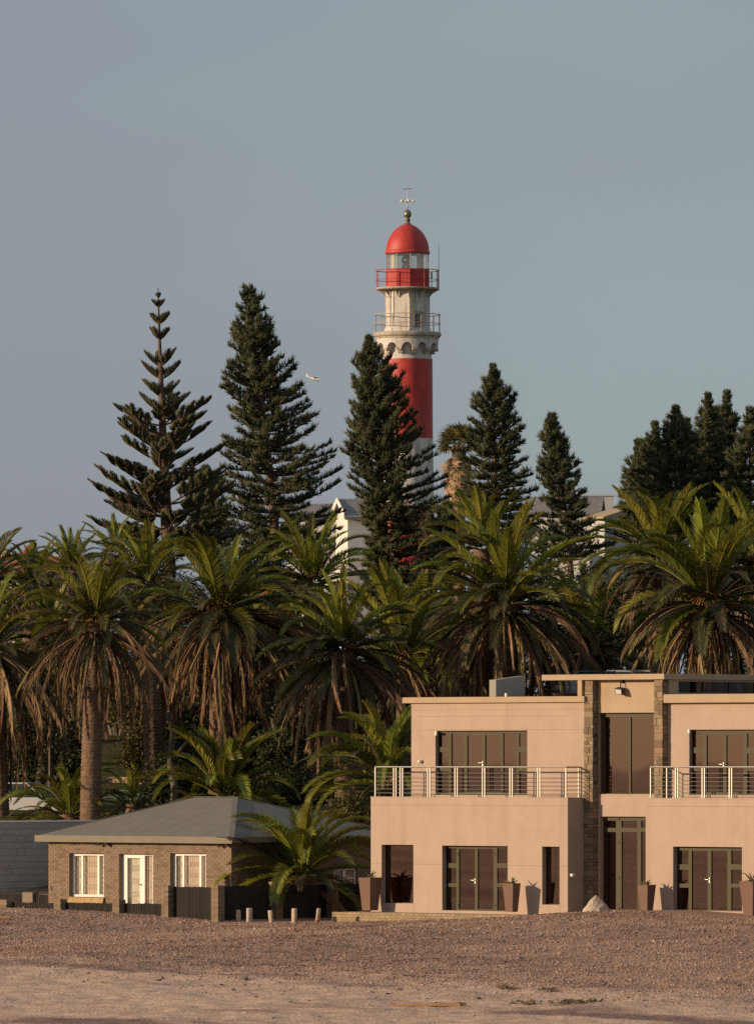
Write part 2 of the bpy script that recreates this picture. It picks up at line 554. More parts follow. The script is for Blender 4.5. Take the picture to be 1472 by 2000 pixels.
def ground_z(x, y):
    x, y = np.asarray(x, float), np.asarray(y, float)
    dx, dy = x - P.ox, y - P.oy
    u = dx * P.c - dy * P.s
    v = dx * P.s + dy * P.c
    zc = np.interp(u, EU, EZ)
    far = np.clip((np.abs(u - 3) - 22) / 30, 0, 1)
    zc = zc * (1 - far) - 0.3 * far
    d = np.clip(-(v + 2.2), 0, None)
    slope = 0.036 * np.minimum(d, 27) + 0.017 * np.clip(d - 27, 0, 70) + 0.05 * np.clip(d - 97, 0, 30)
    z = zc - slope + (fbm(u, v, 0.28, 15, 2) - 0.37) * 0.05 * np.clip((d - 18) / 5, 0, 1) + (fbm(u, v, 3.2, 3) - 0.47) * 0.16 * np.clip(d / 3, 0, 1) + (fbm(u, v, 0.5, 9) - 0.47) * 0.10 * np.clip(d / 2, 0.0, 1)
    # beyond the houses: a garden, a grassy bank and the plateau of the lighthouse
    b = np.clip(v - 1.0, 0, None)
    back = np.interp(y, [262, 268, 275, 292, 312, 420, 700], [0, 0.9, 2.9, 3.9, 7.3, 8.6, 9.0])
    return np.where(y > 262, np.maximum(z, back - 0.3 * 0), z)


def build_ground():
    def axis(lo, hi, step, far, growth=1.28):
        a = list(np.arange(lo, hi + step / 2, step))
        s, p = step, hi
        while p < far:
            s *= growth
            p += s
            a.append(p)
        s, p = step, lo
        while p > -far:
            s *= growth
            p -= s
            a.insert(0, p)
        return np.array(a)
    xs = axis(-15.5, 15.5, 0.13, 7000)
    ys = axis(183, 263, 0.24, 7000)
    X, Y = np.meshgrid(xs, ys)
    Z = ground_z(X, Y)
    dx, dy = X - P.ox, Y - P.oy
    U, Vv = dx * P.c - dy * P.s, dx * P.s + dy * P.c
    d = -(Vv + 2.2)
    edge = 28.0 + (fbm(U, Vv, 5, 21) - 0.47) * 6 + (fbm(U, Vv, 1.0, 22) - 0.47) * 5 + np.clip(U - 22, 0, 20) * 0.12
    gravel = np.clip((edge + 1.5 - d) / 6.0, 0, 1) * np.clip((262 - Y) / 3, 0, 1)
    damp = np.clip((fbm(U * 0.35, Vv, 2.6, 31) - 0.49) * 7, 0, 1) * np.clip((d - 24) / 5, 0, 1)
    lawn = np.clip((Y - 263) / 3, 0, 1)
    nx, ny = len(xs), len(ys)
    V = np.stack([X.ravel(), Y.ravel(), Z.ravel()], 1)
    i = np.arange(nx * (ny - 1)).reshape(ny - 1, nx)[:, :-1].ravel()
    Q = np.stack([i, i + 1, i + nx + 1, i + nx], 1)

    m = bpy.data.materials.new('beach_and_lawn')
    m.use_nodes = True
    n, l = m.node_tree.nodes, m.node_tree.links
    p = n['Principled BSDF']
    p.inputs['Roughness'].default_value = 0.95
    p.inputs['Specular IOR Level'].default_value = 0.1
    tcn = n.new('ShaderNodeTexCoord')

    def noise(sc_, det, lo, hi, c1, c2):
        a = n.new('ShaderNodeTexNoise')
        a.inputs['Scale'].default_value = sc_
        a.inputs['Detail'].default_value = det
        l.new(tcn.outputs['Object'], a.inputs['Vector'])
        r = n.new('ShaderNodeValToRGB')
        r.color_ramp.elements[0].position, r.color_ramp.elements[1].position = lo, hi
        r.color_ramp.elements[0].color, r.color_ramp.elements[1].color = (*c1, 1), (*c2, 1)
        l.new(a.outputs['Fac'], r.inputs['Fac'])
        return r.outputs['Color'], a.outputs['Fac']

    def mixc(f, a, b):
        q = n.new('ShaderNodeMix')
        q.data_type = 'RGBA'
        l.new(f, q.inputs[0])
        l.new(a, q.inputs[6])
        l.new(b, q.inputs[7])
        return q.outputs[2]

    def attr(nm):
        a = n.new('ShaderNodeAttribute')
        a.attribute_name = nm
        return a.outputs['Fac']
    sand, sf = noise(1.3, 8, 0.35, 0.65, (0.52, 0.345, 0.24), (0.69, 0.475, 0.345))
    grav, gf = noise(7.0, 6, 0.35, 0.65, (0.26, 0.165, 0.118), (0.46, 0.30, 0.215))
    gr2, _ = noise(0.35, 5, 0.4, 0.62, (0.27, 0.17, 0.125), (0.45, 0.30, 0.22))
    dampc, _ = noise(2.0, 4, 0.3, 0.7, (0.21, 0.125, 0.10), (0.31, 0.20, 0.155))
    grass, _ = noise(3.0, 6, 0.35, 0.65, (0.045, 0.046, 0.018), (0.085, 0.080, 0.028))
    hx = n.new('ShaderNodeMix')
    hx.data_type = 'RGBA'
    hx.inputs[0].default_value = 0.45
    l.new(grav, hx.inputs[6])
    l.new(gr2, hx.inputs[7])
    c = mixc(attr('damp'), sand, dampc)
    c = mixc(attr('gravel'), c, hx.outputs[2])
    c = mixc(attr('lawn'), c, grass)
    l.new(c, p.inputs['Base Color'])
    b = n.new('ShaderNodeBump')
    b.inputs['Strength'].default_value = 0.9
    b.inputs['Distance'].default_value = 0.05
    bn = n.new('ShaderNodeTexNoise')
    bn.inputs['Scale'].default_value = 9.0
    bn.inputs['Detail'].default_value = 6.0
    l.new(tcn.outputs['Object'], bn.inputs['Vector'])
    l.new(bn.outputs['Fac'], b.inputs['Height'])
    l.new(b.outputs['Normal'], p.inputs['Normal'])
    me = npmesh('ground', V, Q, m, attr={'gravel': gravel.ravel(), 'damp': damp.ravel(), 'lawn': lawn.ravel()}, smooth=True)
    tag(link('ground', me), 'sandy beach rising to a pebbled bank below the houses', kind='structure')


build_ground()


def gz(x, y):
    return float(ground_z(np.array([x]), np.array([y]))[0])


# ------------------------------------------------------------------ bricks
def box_mesh(name, m, lx, ly, lz):
    return MB().box(-lx / 2, lx / 2, -ly / 2, ly / 2, -lz / 2, lz / 2).mesh(name, m)


def brick_rects(u0, u1, z0, z1, holes, L, H, gap=0.012, phase=0.0):
    out, j, z = [], 0, z0
    while z + H * 0.6 < z1:
        a, b = z + gap / 2, min(z + H - gap / 2, z1)
        cuts = [(u0, u1)]
        for h in holes:
            if h[2] < (a + b) / 2 < h[3]:
                cuts = [s for c0, c1 in cuts for s in ((c0, min(c1, h[0])), (max(c0, h[1]), c1)) if s[1] - s[0] > 0.02]
        off = (j % 2) * L / 2 + phase
        for c0, c1 in cuts:
            k = math.floor((c0 - u0 - off) / L)
            while True:
                p0, p1 = u0 + off + k * L, u0 + off + (k + 1) * L
                k += 1
                q0, q1 = max(p0, c0), min(p1, c1)
                if p0 >= c1:
                    break
                if q1 - q0 > 0.035:
                    out.append((q0 + gap / 2, q1 - gap / 2, a, b))
        z += H
        j += 1
    return out


def lay_bricks(parent, rects, v, m, limit=300, axis='u', name='brick', depth=0.05, sharedname='brick_mesh'):
    """bricks on an upright face at depth v: the first LIMIT as parts of one shared mesh, the rest joined into one part"""
    base = MB().box(-0.5, 0.5, 0, depth, -0.5, 0.5).mesh(sharedname, m) if axis == 'u' else MB().box(-depth, 0, -0.5, 0.5, -0.5, 0.5).mesh(sharedname, m)
    rest = MB()
    for i, (a, b, c, d) in enumerate(rects):
        if i < limit:
            prd = random.uniform(-0.004, 0.004)
            if axis == 'u':
                link(name, base, parent, ((a + b) / 2, v + prd, (c + d) / 2), scale=(b - a, 1, d - c))
            else:
                link(name, base, parent, (v + prd, (a + b) / 2, (c + d) / 2), scale=(1, b - a, d - c))
        else:
            q = random.uniform(-0.004, 0.004)
            if axis == 'u':
                rest.box(a, b, v + q, v + depth, c, d)
            else:
                rest.box(v - depth, v + q, a, b, c, d)
    if rest.v:
        tag(rest.build(name + 's', m, parent), kind='stuff')


# ------------------------------------------------------------------ glazing
def glazing(name, parent, fr, px_rects, v, u0, u1, z0, z1, fm, gm, frame_d=0.07, back=None, back_v=0.12, bars=None):
    """a frame (one plate with holes) with its panes, and a blind behind, with sheets painting in a reflection"""
    holes = []
    for (xa, xb, ya, yb) in px_rects:
        a, b = fr.U(xa, v), fr.U(xb, v)
        holes.append((a, b, fr.Z(yb, (a + b) / 2, v), fr.Z(ya, (a + b) / 2, v)))
    o = MB().plate(u0, u1, z0, z1, holes, v, v + frame_d).build(name, fm, parent)
    for h in holes:
        MB().box(h[0] - 0.008, h[1] + 0.008, v + frame_d * 0.45, v + frame_d * 0.45 + 0.006, h[2] - 0.008, h[3] + 0.008).build('pane', gm, o)
    if back:
        for i, h in enumerate(holes):                      # added sheets that paint in the glass reflection's curved tone break, each slightly different
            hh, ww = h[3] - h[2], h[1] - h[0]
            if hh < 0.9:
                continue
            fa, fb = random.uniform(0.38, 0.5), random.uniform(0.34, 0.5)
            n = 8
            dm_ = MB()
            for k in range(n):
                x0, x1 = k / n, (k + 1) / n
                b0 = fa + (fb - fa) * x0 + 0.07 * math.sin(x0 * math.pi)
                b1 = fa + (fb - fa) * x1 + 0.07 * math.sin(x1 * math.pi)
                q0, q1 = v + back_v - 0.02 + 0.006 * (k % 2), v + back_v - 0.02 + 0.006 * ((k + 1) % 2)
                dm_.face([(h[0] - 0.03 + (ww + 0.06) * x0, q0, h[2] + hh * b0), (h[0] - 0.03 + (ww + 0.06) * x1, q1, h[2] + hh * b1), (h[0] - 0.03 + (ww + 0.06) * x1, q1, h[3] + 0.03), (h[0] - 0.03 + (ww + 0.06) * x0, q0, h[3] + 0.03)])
            dm_.build('reflection_sheet', M['reflection_sheet'], o)
        MB().box(u0, u1, v + back_v, v + back_v + 0.01, z0, z1).build('blind', back, o)
    return o, holes


def handle(parent, u, v, z):
    m = MB()
    m.box(u - 0.02, u + 0.02, v - 0.012, v, z - 0.11, z + 0.06)
    m.tube([(u, v, z), (u, v - 0.06, z), (u - 0.13, v - 0.065, z + 0.005)], 0.013, 8)
    return m.build('handle', M['chrome'], parent, bevel=0.003)


# ------------------------------------------------------------------ pink house
hp = empty('pink_house', P.world(0, 0, 0), 'two storey pink plastered house with steel balcony railings and a flat roof', 'house', rz=-P.th)
GB = -0.7                                                # walls run down into the sand
uL1 = P.U(1108, 0)
zT = P.Z(1557, uL1 / 2, 0)                               # balcony slab top
VG = 0.20


def H(xa, xb, ya, yb, v):
    a, b = P.U(xa, v), P.U(xb, v)
    return (a, b, P.Z(yb, (a + b) / 2, v), P.Z(ya, (a + b) / 2, v))


# lower garden-side block
low_h = [H(745, 807, 1650, 1764, 0), H(863, 991, 1652, 1779, 0), H(1058, 1092, 1653.5, 1767, 0)]
wall = MB()
wall.plate(0, uL1, GB, zT, low_h, 0, 0.34)
wall.box(0, uL1, 0.34, 8.0, zT - 0.24, zT - 0.003)       # balcony slab
wall.box(0, 0.3, 0.343, 8.0, GB, zT - 0.243)
wall.box(uL1 - 0.3, uL1, 0.343, 8.0, GB, zT - 0.243)
wall.box(0.3, uL1 - 0.3, 7.7, 8.0, GB, zT - 0.243)
wall.build('wall', M['plaster'], hp)
MB().box(0.3, uL1 - 0.3, 1.3, 1.33, GB, zT - 0.245).build('room_partition', M['blind'], hp)
MB().box(-0.004, uL1 + 0.004, -0.012, 0.3, zT - 0.02, zT + 0.006).build('balcony_coping', M['plaster'], hp)
# plaster joints: shallow shadow lines between the coats
jm = mat('plaster_joint', (0.29, 0.22, 0.175), 0.95, 0.1, 3)
j = MB()
for py in (1573, 1689):
    z = P.Z(py, uL1 / 2, 0)
    cuts = [0] + sorted(sum([[h[0], h[1]] for h in low_h if h[2] < z < h[3]], [])) + [uL1]
    for i in range(0, len(cuts), 2):
        j.box(cuts[i], cuts[i + 1], -0.003, 0.01, z - 0.007, z + 0.007)
for px in (807.8, 863.5, 1092.6):
    u = P.U(px, 0)
    j.box(u - 0.004, u + 0.004, -0.003, 0.01, GB, P.Z(1764, u, 0))
j.build('plaster_joint', jm, hp)

h = low_h[0]
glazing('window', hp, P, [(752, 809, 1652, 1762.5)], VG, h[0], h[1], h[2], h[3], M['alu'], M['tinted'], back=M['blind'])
h = low_h[1]
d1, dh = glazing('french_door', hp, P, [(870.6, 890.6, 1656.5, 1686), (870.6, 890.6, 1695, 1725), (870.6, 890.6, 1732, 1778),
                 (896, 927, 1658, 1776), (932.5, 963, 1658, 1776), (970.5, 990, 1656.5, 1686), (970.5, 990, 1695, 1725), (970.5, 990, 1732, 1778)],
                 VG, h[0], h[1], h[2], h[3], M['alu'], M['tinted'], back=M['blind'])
handle(d1, P.U(927.5, VG), VG, P.Z(1719, 3.9, VG))
for px in (894.5, 966.5):
    u = P.U(px, VG)
    for py in (1668, 1768):
        z = P.Z(py, u, VG)
        MB().box(u - 0.012, u + 0.012, VG - 0.02, VG - 0.001, z - 0.05, z + 0.05).build('hinge', M['alu'], d1)
h = low_h[2]
glazing('window', hp, P, [(1063, 1094, 1655, 1765.5)], VG, h[0], h[1], h[2], h[3], M['alu'], M['tinted'], back=M['blind'])

# upper garden-side block
VU = 0.82
uA, uB = P.U(803, VU), P.U(1140, VU)
zR0, zR1 = P.Z(1373, 3, 0.70), P.Z(1361.5, 3, 0.70)
up_h = [H(850, 1029, 1427, 1553, VU)]
wall = MB()
wall.plate(uA, uB, zT, zR0, up_h, VU, VU + 0.3)
wall.box(uA, uA + 0.3, VU + 0.303, 8.0, zT, zR0)
wall.box(uA, uB, 7.7, 7.997, zT, zR0)
wall.build('upper_wall', M['plaster'], hp)
MB().box(uA + 0.3, uB, 2.2, 2.23, zT, zR0).build('room_partition', M['blind'], hp)
j = MB()
for py, a, b in ((1386, 803, 1140), (1399, 815, 1112), (1425.3, 803, 1140)):
    z = P.Z(py, 4, VU)
    j.box(P.U(a, VU) + 0.002, P.U(b, VU), VU - 0.003, VU + 0.01, z - 0.006, z + 0.006)
z = P.Z(1553.5, 4, VU)
for a, b in ((803, 849.5), (1029.5, 1140)):
    j.box(P.U(a, VU), P.U(b, VU), VU - 0.012, VU + 0.01, zT + 0.002, zT + 0.075)
j.build('plaster_joint', jm, hp)
h = up_h[0]
VG2 = VU + 0.14
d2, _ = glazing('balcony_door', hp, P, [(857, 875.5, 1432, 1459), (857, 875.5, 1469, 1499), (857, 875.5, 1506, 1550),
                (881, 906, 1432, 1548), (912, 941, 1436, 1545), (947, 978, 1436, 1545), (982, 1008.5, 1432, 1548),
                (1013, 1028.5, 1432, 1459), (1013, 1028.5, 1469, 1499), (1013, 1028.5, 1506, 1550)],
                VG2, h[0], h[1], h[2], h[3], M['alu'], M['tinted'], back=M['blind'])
handle(d2, P.U(942, VG2), VG2, P.Z(1490, 4, VG2))
for a, b in ((857, 872), (918, 926), (958, 966), (1013, 1027)):   # dark red curtains gathered low behind the glass
    MB().box(P.U(a, VG2), P.U(b, VG2), VG2 + 0.09, VG2 + 0.11, zT + 0.02, P.Z(1503, 4, VG2)).build('curtain', mat('dark_red_curtain', (0.10, 0.03, 0.025), 0.9, 0.3, 5, stretch=(6, 1, 0.2)), d2)

# roof slab over the garden-side rooms
MB().box(P.U(785, 0.70), P.U(1140, 0.70), 0.70, 8.4, zR0, zR1).build('roof_slab', M['fascia'], hp, bevel=0.012)
# the wall that steps up from the slab to the stair tower
uT0 = P.U(1127, 0.70)
zS0, zS1 = P.Z(1328, 9.5, 0.68), P.Z(1317, 9.5, 0.68)
MB().box(uT0, uB - 0.003, 0.703, 6.5, zR1 + 0.002, zS0).build('tower_side_wall', M['fascia'], hp)

# stair tower: front between two stone columns
VT = 1.05
uC0, uC1 = uB, P.U(1157, 0.80)
uC2, uC3 = P.U(1276, 0.80), P.U(1293, 0.80)
tw_h = [H(1166.5, 1276, 1392, 1551, VT), H(1170, 1285, 1595, 1779, VT)]
tw_h = [(uC1 + 0.002, uC2 - 0.002, tw_h[0][2], tw_h[0][3]), (uC1 + 0.1, uC2 + 0.3, tw_h[1][2], tw_h[1][3])]
uT1 = P.U(1307, VT)
MB().plate(uC1, uT1, zS0 - 4.2 if False else P.Z(1553, 9.5, VT), zS0, [tw_h[0]], VT, VT + 0.25).build('tower_wall', M['fascia'], hp)
MB().plate(uC1, uT1, GB, P.Z(1553, 9.5, VT) - 0.002, [tw_h[1]], VT, VT + 0.25).build('tower_wall', M['plaster'], hp)
MB().box(uC1, uT1, 2.4, 2.43, GB, zS0).build('room_partition', M['blind'], hp)
h = tw_h[0]
VG3 = VT + 0.16
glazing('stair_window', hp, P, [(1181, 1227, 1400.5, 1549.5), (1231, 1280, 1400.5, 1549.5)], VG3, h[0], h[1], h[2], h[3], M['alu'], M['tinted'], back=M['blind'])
h = tw_h[1]
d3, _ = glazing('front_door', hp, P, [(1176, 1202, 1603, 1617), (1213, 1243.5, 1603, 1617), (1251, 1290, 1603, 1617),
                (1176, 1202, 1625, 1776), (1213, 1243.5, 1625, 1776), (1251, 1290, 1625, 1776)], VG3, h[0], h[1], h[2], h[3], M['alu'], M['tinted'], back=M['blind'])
handle(d3, P.U(1172.5, VG3), VG3, P.Z(1714, 10, VG3))
for py in (1600, 1646, 1715, 1774):
    u = P.U(1208, VG3)
    z = P.Z(py, u, VG3)
    MB().box(u - 0.014, u + 0.014, VG3 - 0.02, VG3 - 0.001, z - 0.05, z + 0.05).build('hinge', M['alu'], d3)


def stone_column(u0, u1, v0, v1, z0, z1):
    o = MB().box(u0 + 0.02, u1 - 0.02, v0 + 0.02, v1, z0, z1).build('stone_column', M['stone_bed'], hp)
    z, k = z0, 0
    shapes = [MB().hull8([(-0.5, 0, -0.5), (0.5, 0, -0.47), (0.5, 0.05, -0.47), (-0.5, 0.05, -0.5)], [(-0.48, 0, 0.5), (0.47, 0, 0.46), (0.47, 0.05, 0.46), (-0.48, 0.05, 0.5)]).mesh('stone_mesh', M['stone']),
              MB().hull8([(-0.5, 0, -0.46), (0.48, 0, -0.5), (0.48, 0.05, -0.5), (-0.5, 0.05, -0.46)], [(-0.46, 0, 0.48), (0.5, 0, 0.5), (0.5, 0.05, 0.5), (-0.46, 0.05, 0.48)]).mesh('stone_mesh', M['stone'])]
    while z < z1 - 0.06:
        hh = min(random.uniform(0.08, 0.24), z1 - z)
        sp = random.choice((None, 0.35, 0.5, 0.65))
        cuts = [u0, u1] if sp is None else [u0, u0 + (u1 - u0) * sp, u1]
        for a, b in zip(cuts, cuts[1:]):
            link('stone', random.choice(shapes), o, ((a + b) / 2, v0 + random.uniform(-0.02, 0.012), z + hh / 2), scale=(b - a - 0.012, 1, hh - 0.012))
        # return face of the same course
        link('stone', random.choice(shapes), o, (u1 + random.uniform(-0.012, 0.014), (v0 + 0.05 + v1) / 2, z + hh / 2), rot=(0, 0, R(90)), scale=(v1 - v0 - 0.07, 1, hh - 0.012))
        z += hh
    return o


stone_column(uC0 + 0.004, uC1, 0.80, VT - 0.003, GB, zS0 - 0.004)
stone_column(uC2, uC3, 0.80, VT - 0.003, zT, zS0 - 0.004)

# upper slab over the tower: lit front, long return into the depth
uSr = P.U(1296, 0.68)
MB().box(P.U(1057, 0.68), uSr, 0.68, 8.6, zS0, zS1).build('tower_roof_slab', M['fascia'], hp, bevel=0.012)
# tower return wall with its clerestory strip
zq0 = P.Z(1355.5, 11, 0.83)
cl_h = (VT + 0.45, 7.6, zq0 + 0.04, zS0 - 0.06)
side = MB()
side.box(uT1 - 0.25, uT1, VT + 0.253, VT + 0.45, zq0 - 0.5, zS0 - 0.002)
side.box(uT1 - 0.25, uT1, VT + 0.45, 7.6, zq0 - 0.5, cl_h[2])
side.box(uT1 - 0.25, uT1, VT + 0.45, 7.6, cl_h[3], zS0 - 0.002)
side.build('tower_return_wall', M['fascia'], hp)
cw = MB()
for k in range(5):
    v = VT + 0.47 + k * 1.35
    cw.box(uT1 - 0.16, uT1 - 0.10, v, v + 0.05, cl_h[2], cl_h[3])
cw = cw.build('clerestory_window', M['alu'], hp)
for k in range(5):
    v = VT + 0.47 + k * 1.35
    MB().box(uT1 - 0.135, uT1 - 0.129, v + 0.05, v + 1.35, cl_h[2], cl_h[3]).build('pane', glass('dim_glass', (0.3, 0.26, 0.24), 0.02, 0.0, (0.35, 0.3, 0.28)), cw)

# lower far block with its roof slab
uR0, uR1 = P.U(1260, 0), P.U(1260, 0) + 9.0
r_h = [H(1313.5, 1448, 1654, 1779, 0)]
wall = MB()
wall.plate(uR0, uR1, GB, zT, r_h, 0, 0.34)
wall.box(uR0, uR1, 0.34, 8.0, zT - 0.24, zT - 0.003)
wall.box(uR0, uR0 + 0.25, 0.343, VT - 0.003, GB, zT - 0.243)
wall.box(uR1 - 0.3, uR1, 0.343, 8.0, GB, zT - 0.243)
wall.build('wall', M['plaster'], hp)
MB().box(uR0 + 0.5, uR1 - 0.3, 1.5, 1.53, GB, zT - 0.245).build('room_partition', M['blind'], hp)
MB().box(uR0 - 0.004, uR1 + 0.004, -0.012, 0.3, zT - 0.02, zT + 0.006).build('balcony_coping', M['plaster'], hp)
j = MB()
z = P.Z(1575, uR0 + 2, 0)
j.box(uR0, uR1, -0.003, 0.01, z - 0.007, z + 0.007)
j.build('plaster_joint', jm, hp)
h = r_h[0]
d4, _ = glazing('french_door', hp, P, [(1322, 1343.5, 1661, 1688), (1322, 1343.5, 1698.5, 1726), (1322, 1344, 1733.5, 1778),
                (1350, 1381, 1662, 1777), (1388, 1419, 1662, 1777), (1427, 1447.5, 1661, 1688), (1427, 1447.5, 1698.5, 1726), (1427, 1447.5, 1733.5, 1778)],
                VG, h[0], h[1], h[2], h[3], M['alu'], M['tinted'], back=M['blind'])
handle(d4, P.U(1384.5, VG), VG, P.Z(1718, uR0 + 2.6, VG))
VU2 = 1.06
uE0 = P.U(1303, VU2)
uE0 = max(uE0, uC3 - 0.02)
ru_h = [H(1345, 1482, 1425, 1553, VU2)]
zq1 = P.Z(1372.5, uR0 + 2, 0.83)
wall = MB()
wall.plate(uE0, uR1, zT, zq1, ru_h, VU2, VU2 + 0.3)
wall.build('upper_wall', M['plaster'], hp)
MB().box(uE0, uR1, 2.4, 2.43, zT, zq1).build('room_partition', M['blind'], hp)
h = ru_h[0]
VG4 = VU2 + 0.14
d5, _ = glazing('balcony_door', hp, P, [(1352, 1371.5, 1432, 1460), (1352, 1371.5, 1471, 1499), (1352, 1371.5, 1506, 1550),
                (1379, 1411, 1436, 1547), (1417.5, 1450.5, 1436, 1547), (1458, 1479, 1432, 1460), (1458, 1479, 1471, 1499), (1458, 1479, 1506, 1550)],
                VG4, h[0], h[1], h[2], h[3], M['alu'], M['tinted'], back=M['blind'])
handle(d5, P.U(1412, VG4), VG4, P.Z(1493, uR0 + 3, VG4))
MB().box(P.U(1294, 0.83), uR1 + 0.3, 0.83, 8.4, zq1 + 0.002, P.Z(1355.5, uR0 + 2, 0.83)).build('roof_slab', M['fascia'], hp, bevel=0.012)

# sloping roof hood
uq, vq = P.U(955, 2.2), 2.2
uq1 = P.U(968, 2.2)
zb = zR1
ztop = P.Z(1328, uq, 2.2)
vq2 = P.V(1024, uq1)
hood = MB().hull8([(uq, vq, zb), (uq1, vq, zb), (uq1, vq2, zb), (uq, vq2, zb)],
                  [(uq, vq, ztop), (uq1, vq, ztop), (uq1, vq2, P.Z(1320, uq1, vq2)), (uq, vq2, P.Z(1320, uq1, vq2))])
hood.build('roof_hood', mat('hood_render', (0.30, 0.275, 0.25), 0.9, 0.06, 2), hp, bevel=0.01)
MB().tube([(P.U(988, 1.6), 1.6, zb), (P.U(988, 1.6), 1.6, zb + 0.13)], 0.05, 10).build('vent_pipe', M['white'], hp)


# railings
def railing(corner_px, end_px, back_v, left_return, right_return, pairs):
    v0 = 0.10
    zr = P.Z(1498, P.U(corner_px, v0), v0)
    ua, ub = P.U(corner_px, v0), P.U(end_px, v0)
    path = []
    if left_return:
        path.append((ua, left_return, zr))
    path += [(ua, v0, zr), (ub, v0, zr)]
    if right_return:
        path.append((ub, right_return, zr))
    o = MB()
    for a, b in zip(path, path[1:]):
        o.tube([a, b], 0.028, 8)
    for a in path[1:-1]:
        o.lathe([(0.0, zr + 0.028), (0.028, zr + 0.02), (0.028, zr - 0.02), (0, zr - 0.028)], 8, a[0], a[1])
    o = o.build('balcony_railing', M['steel'], hp)
    posts = []
    for px in pairs:
        for dp in ((0,) if px in (corner_px, end_px) else (-2.3, 2.3)):
            posts.append((P.U(px + dp, v0), v0))
    if left_return:
        posts += [(ua, left_return - 0.12), (ua, left_return)]
    if right_return:
        posts += [(ub, right_return - 0.06)]
    pm = MB().box(-0.014, 0.014, -0.022, 0.022, zT, zr - 0.022).mesh('post_mesh', M['steel'])
    for u, v in posts:
        link('post', pm, o, (u, v, 0))
    for k in range(6):
        z = zT + 0.13 + k * (zr - zT - 0.17) / 6.2
        for a, b in zip(path, path[1:]):
            MB().tube([(a[0], a[1], z), (b[0], b[1], z)], 0.0085, 6).build('bar', M['steel'], o)


railing(733, 1105, VU, 1.15, VU - 0.02, [733, 784, 837.5, 891, 944.5, 998, 1052, 1105])
railing(1270, 1560, VU2, VU2 - 0.02, None, [1270, 1321, 1373, 1426, 1480, 1533])

# lamps and fittings on the house
o = MB().box(-0.035, 0.035, -0.05, 0, -0.05, 0.05)
o.lathe([(0.0, 0.045), (0.075, 0.04), (0.08, 0.0), (0.05, -0.06), (0, -0.07)], 12, 0, -0.09)
lamp = o.mesh('wall_lamp_mesh', M['white'], True)
u = P.V(1113, uL1)
link('wall_lamp', lamp, hp, (uL1, u, P.Z(1709, uL1, u)), rot=(0, 0, R(90)))
link('wall_lamp', lamp, hp, (P.U(822, VU), VU, P.Z(1487, 2, VU)), scale=(0.9, 0.9, 0.9))
for px, py, v in ((852.5, 1432, VU), (1346, 1428, VU2)):
    u = P.U(px, v)
    MB().lathe([(0, 0.08), (0.05, 0.06), (0.05, -0.07), (0, -0.09)], 10, u, v - 0.03).build('alarm_sensor', M['white'], hp, loc=(0, 0, P.Z(py, u, v)))
uf, zf = P.U(1218, VT), P.Z(1349, 10, VT)
fl = MB()
fl.tube([(uf - 0.02, VT, zf + 0.30), (uf - 0.02, VT - 0.16, zf + 0.24), (uf - 0.02, VT - 0.16, zf + 0.08)], 0.02, 8)
fl.box(uf - 0.07, uf + 0.03, VT - 0.03, VT - 0.002, zf + 0.24, zf + 0.36)
fl.hull8([(uf - 0.12, VT - 0.30, zf - 0.12), (uf + 0.15, VT - 0.30, zf - 0.15), (uf + 0.15, VT - 0.14, zf - 0.13), (uf - 0.12, VT - 0.14, zf - 0.10)],
         [(uf - 0.19, VT - 0.26, zf + 0.07), (uf + 0.10, VT - 0.26, zf + 0.05), (uf + 0.10, VT - 0.10, zf + 0.10), (uf - 0.19, VT - 0.10, zf + 0.12)])
fl = fl.build('floodlight', M['black'], hp)
MB().face([(uf - 0.11, VT - 0.302, zf - 0.10), (uf + 0.13, VT - 0.302, zf - 0.125), (uf + 0.09, VT - 0.272, zf + 0.03), (uf - 0.165, VT - 0.272, zf + 0.05)]) if False else None
MB().hull8([(uf - 0.10, VT - 0.302, zf - 0.10), (uf + 0.13, VT - 0.302, zf - 0.125), (uf + 0.13, VT - 0.29, zf - 0.125), (uf - 0.10, VT - 0.29, zf - 0.10)],
           [(uf - 0.155, VT - 0.272, zf + 0.04), (uf + 0.085, VT - 0.272, zf + 0.02), (uf + 0.085, VT - 0.26, zf + 0.02), (uf - 0.155, VT - 0.26, zf + 0.04)]).build('lamp_glass', M['hgrey'], fl)

# terrace and its brick edging
ter = MB().box(P.U(648, -1.3) + 0.13, uR1, -1.17, -0.002, -0.5, -0.012).build('terrace', M['paving'])
ter.location, ter.rotation_euler = P.world(0, 0, 0), (0, 0, -P.th)
tag(ter, 'paved terrace strip along the front of the pink house', kind='structure')
ue0, ue1 = P.U(648, -1.3), P.U(1075, -1.3)
er = empty('brick_edging_wall', P.world(ue0, -1.3, 0), 'low sandy brick retaining wall below the pink house terrace', 'wall', rz=-P.th)
MB().box(0.012, ue1 - ue0, 0.012, 0.12, -0.7, -0.02).build('mortar_core', M['mortar'], er)
lay_bricks(er, brick_rects(0, ue1 - ue0, -0.56, 0.0, [], 0.20, 0.093, 0.012), 0.0, M['brick_pale'], 300, depth=0.10)

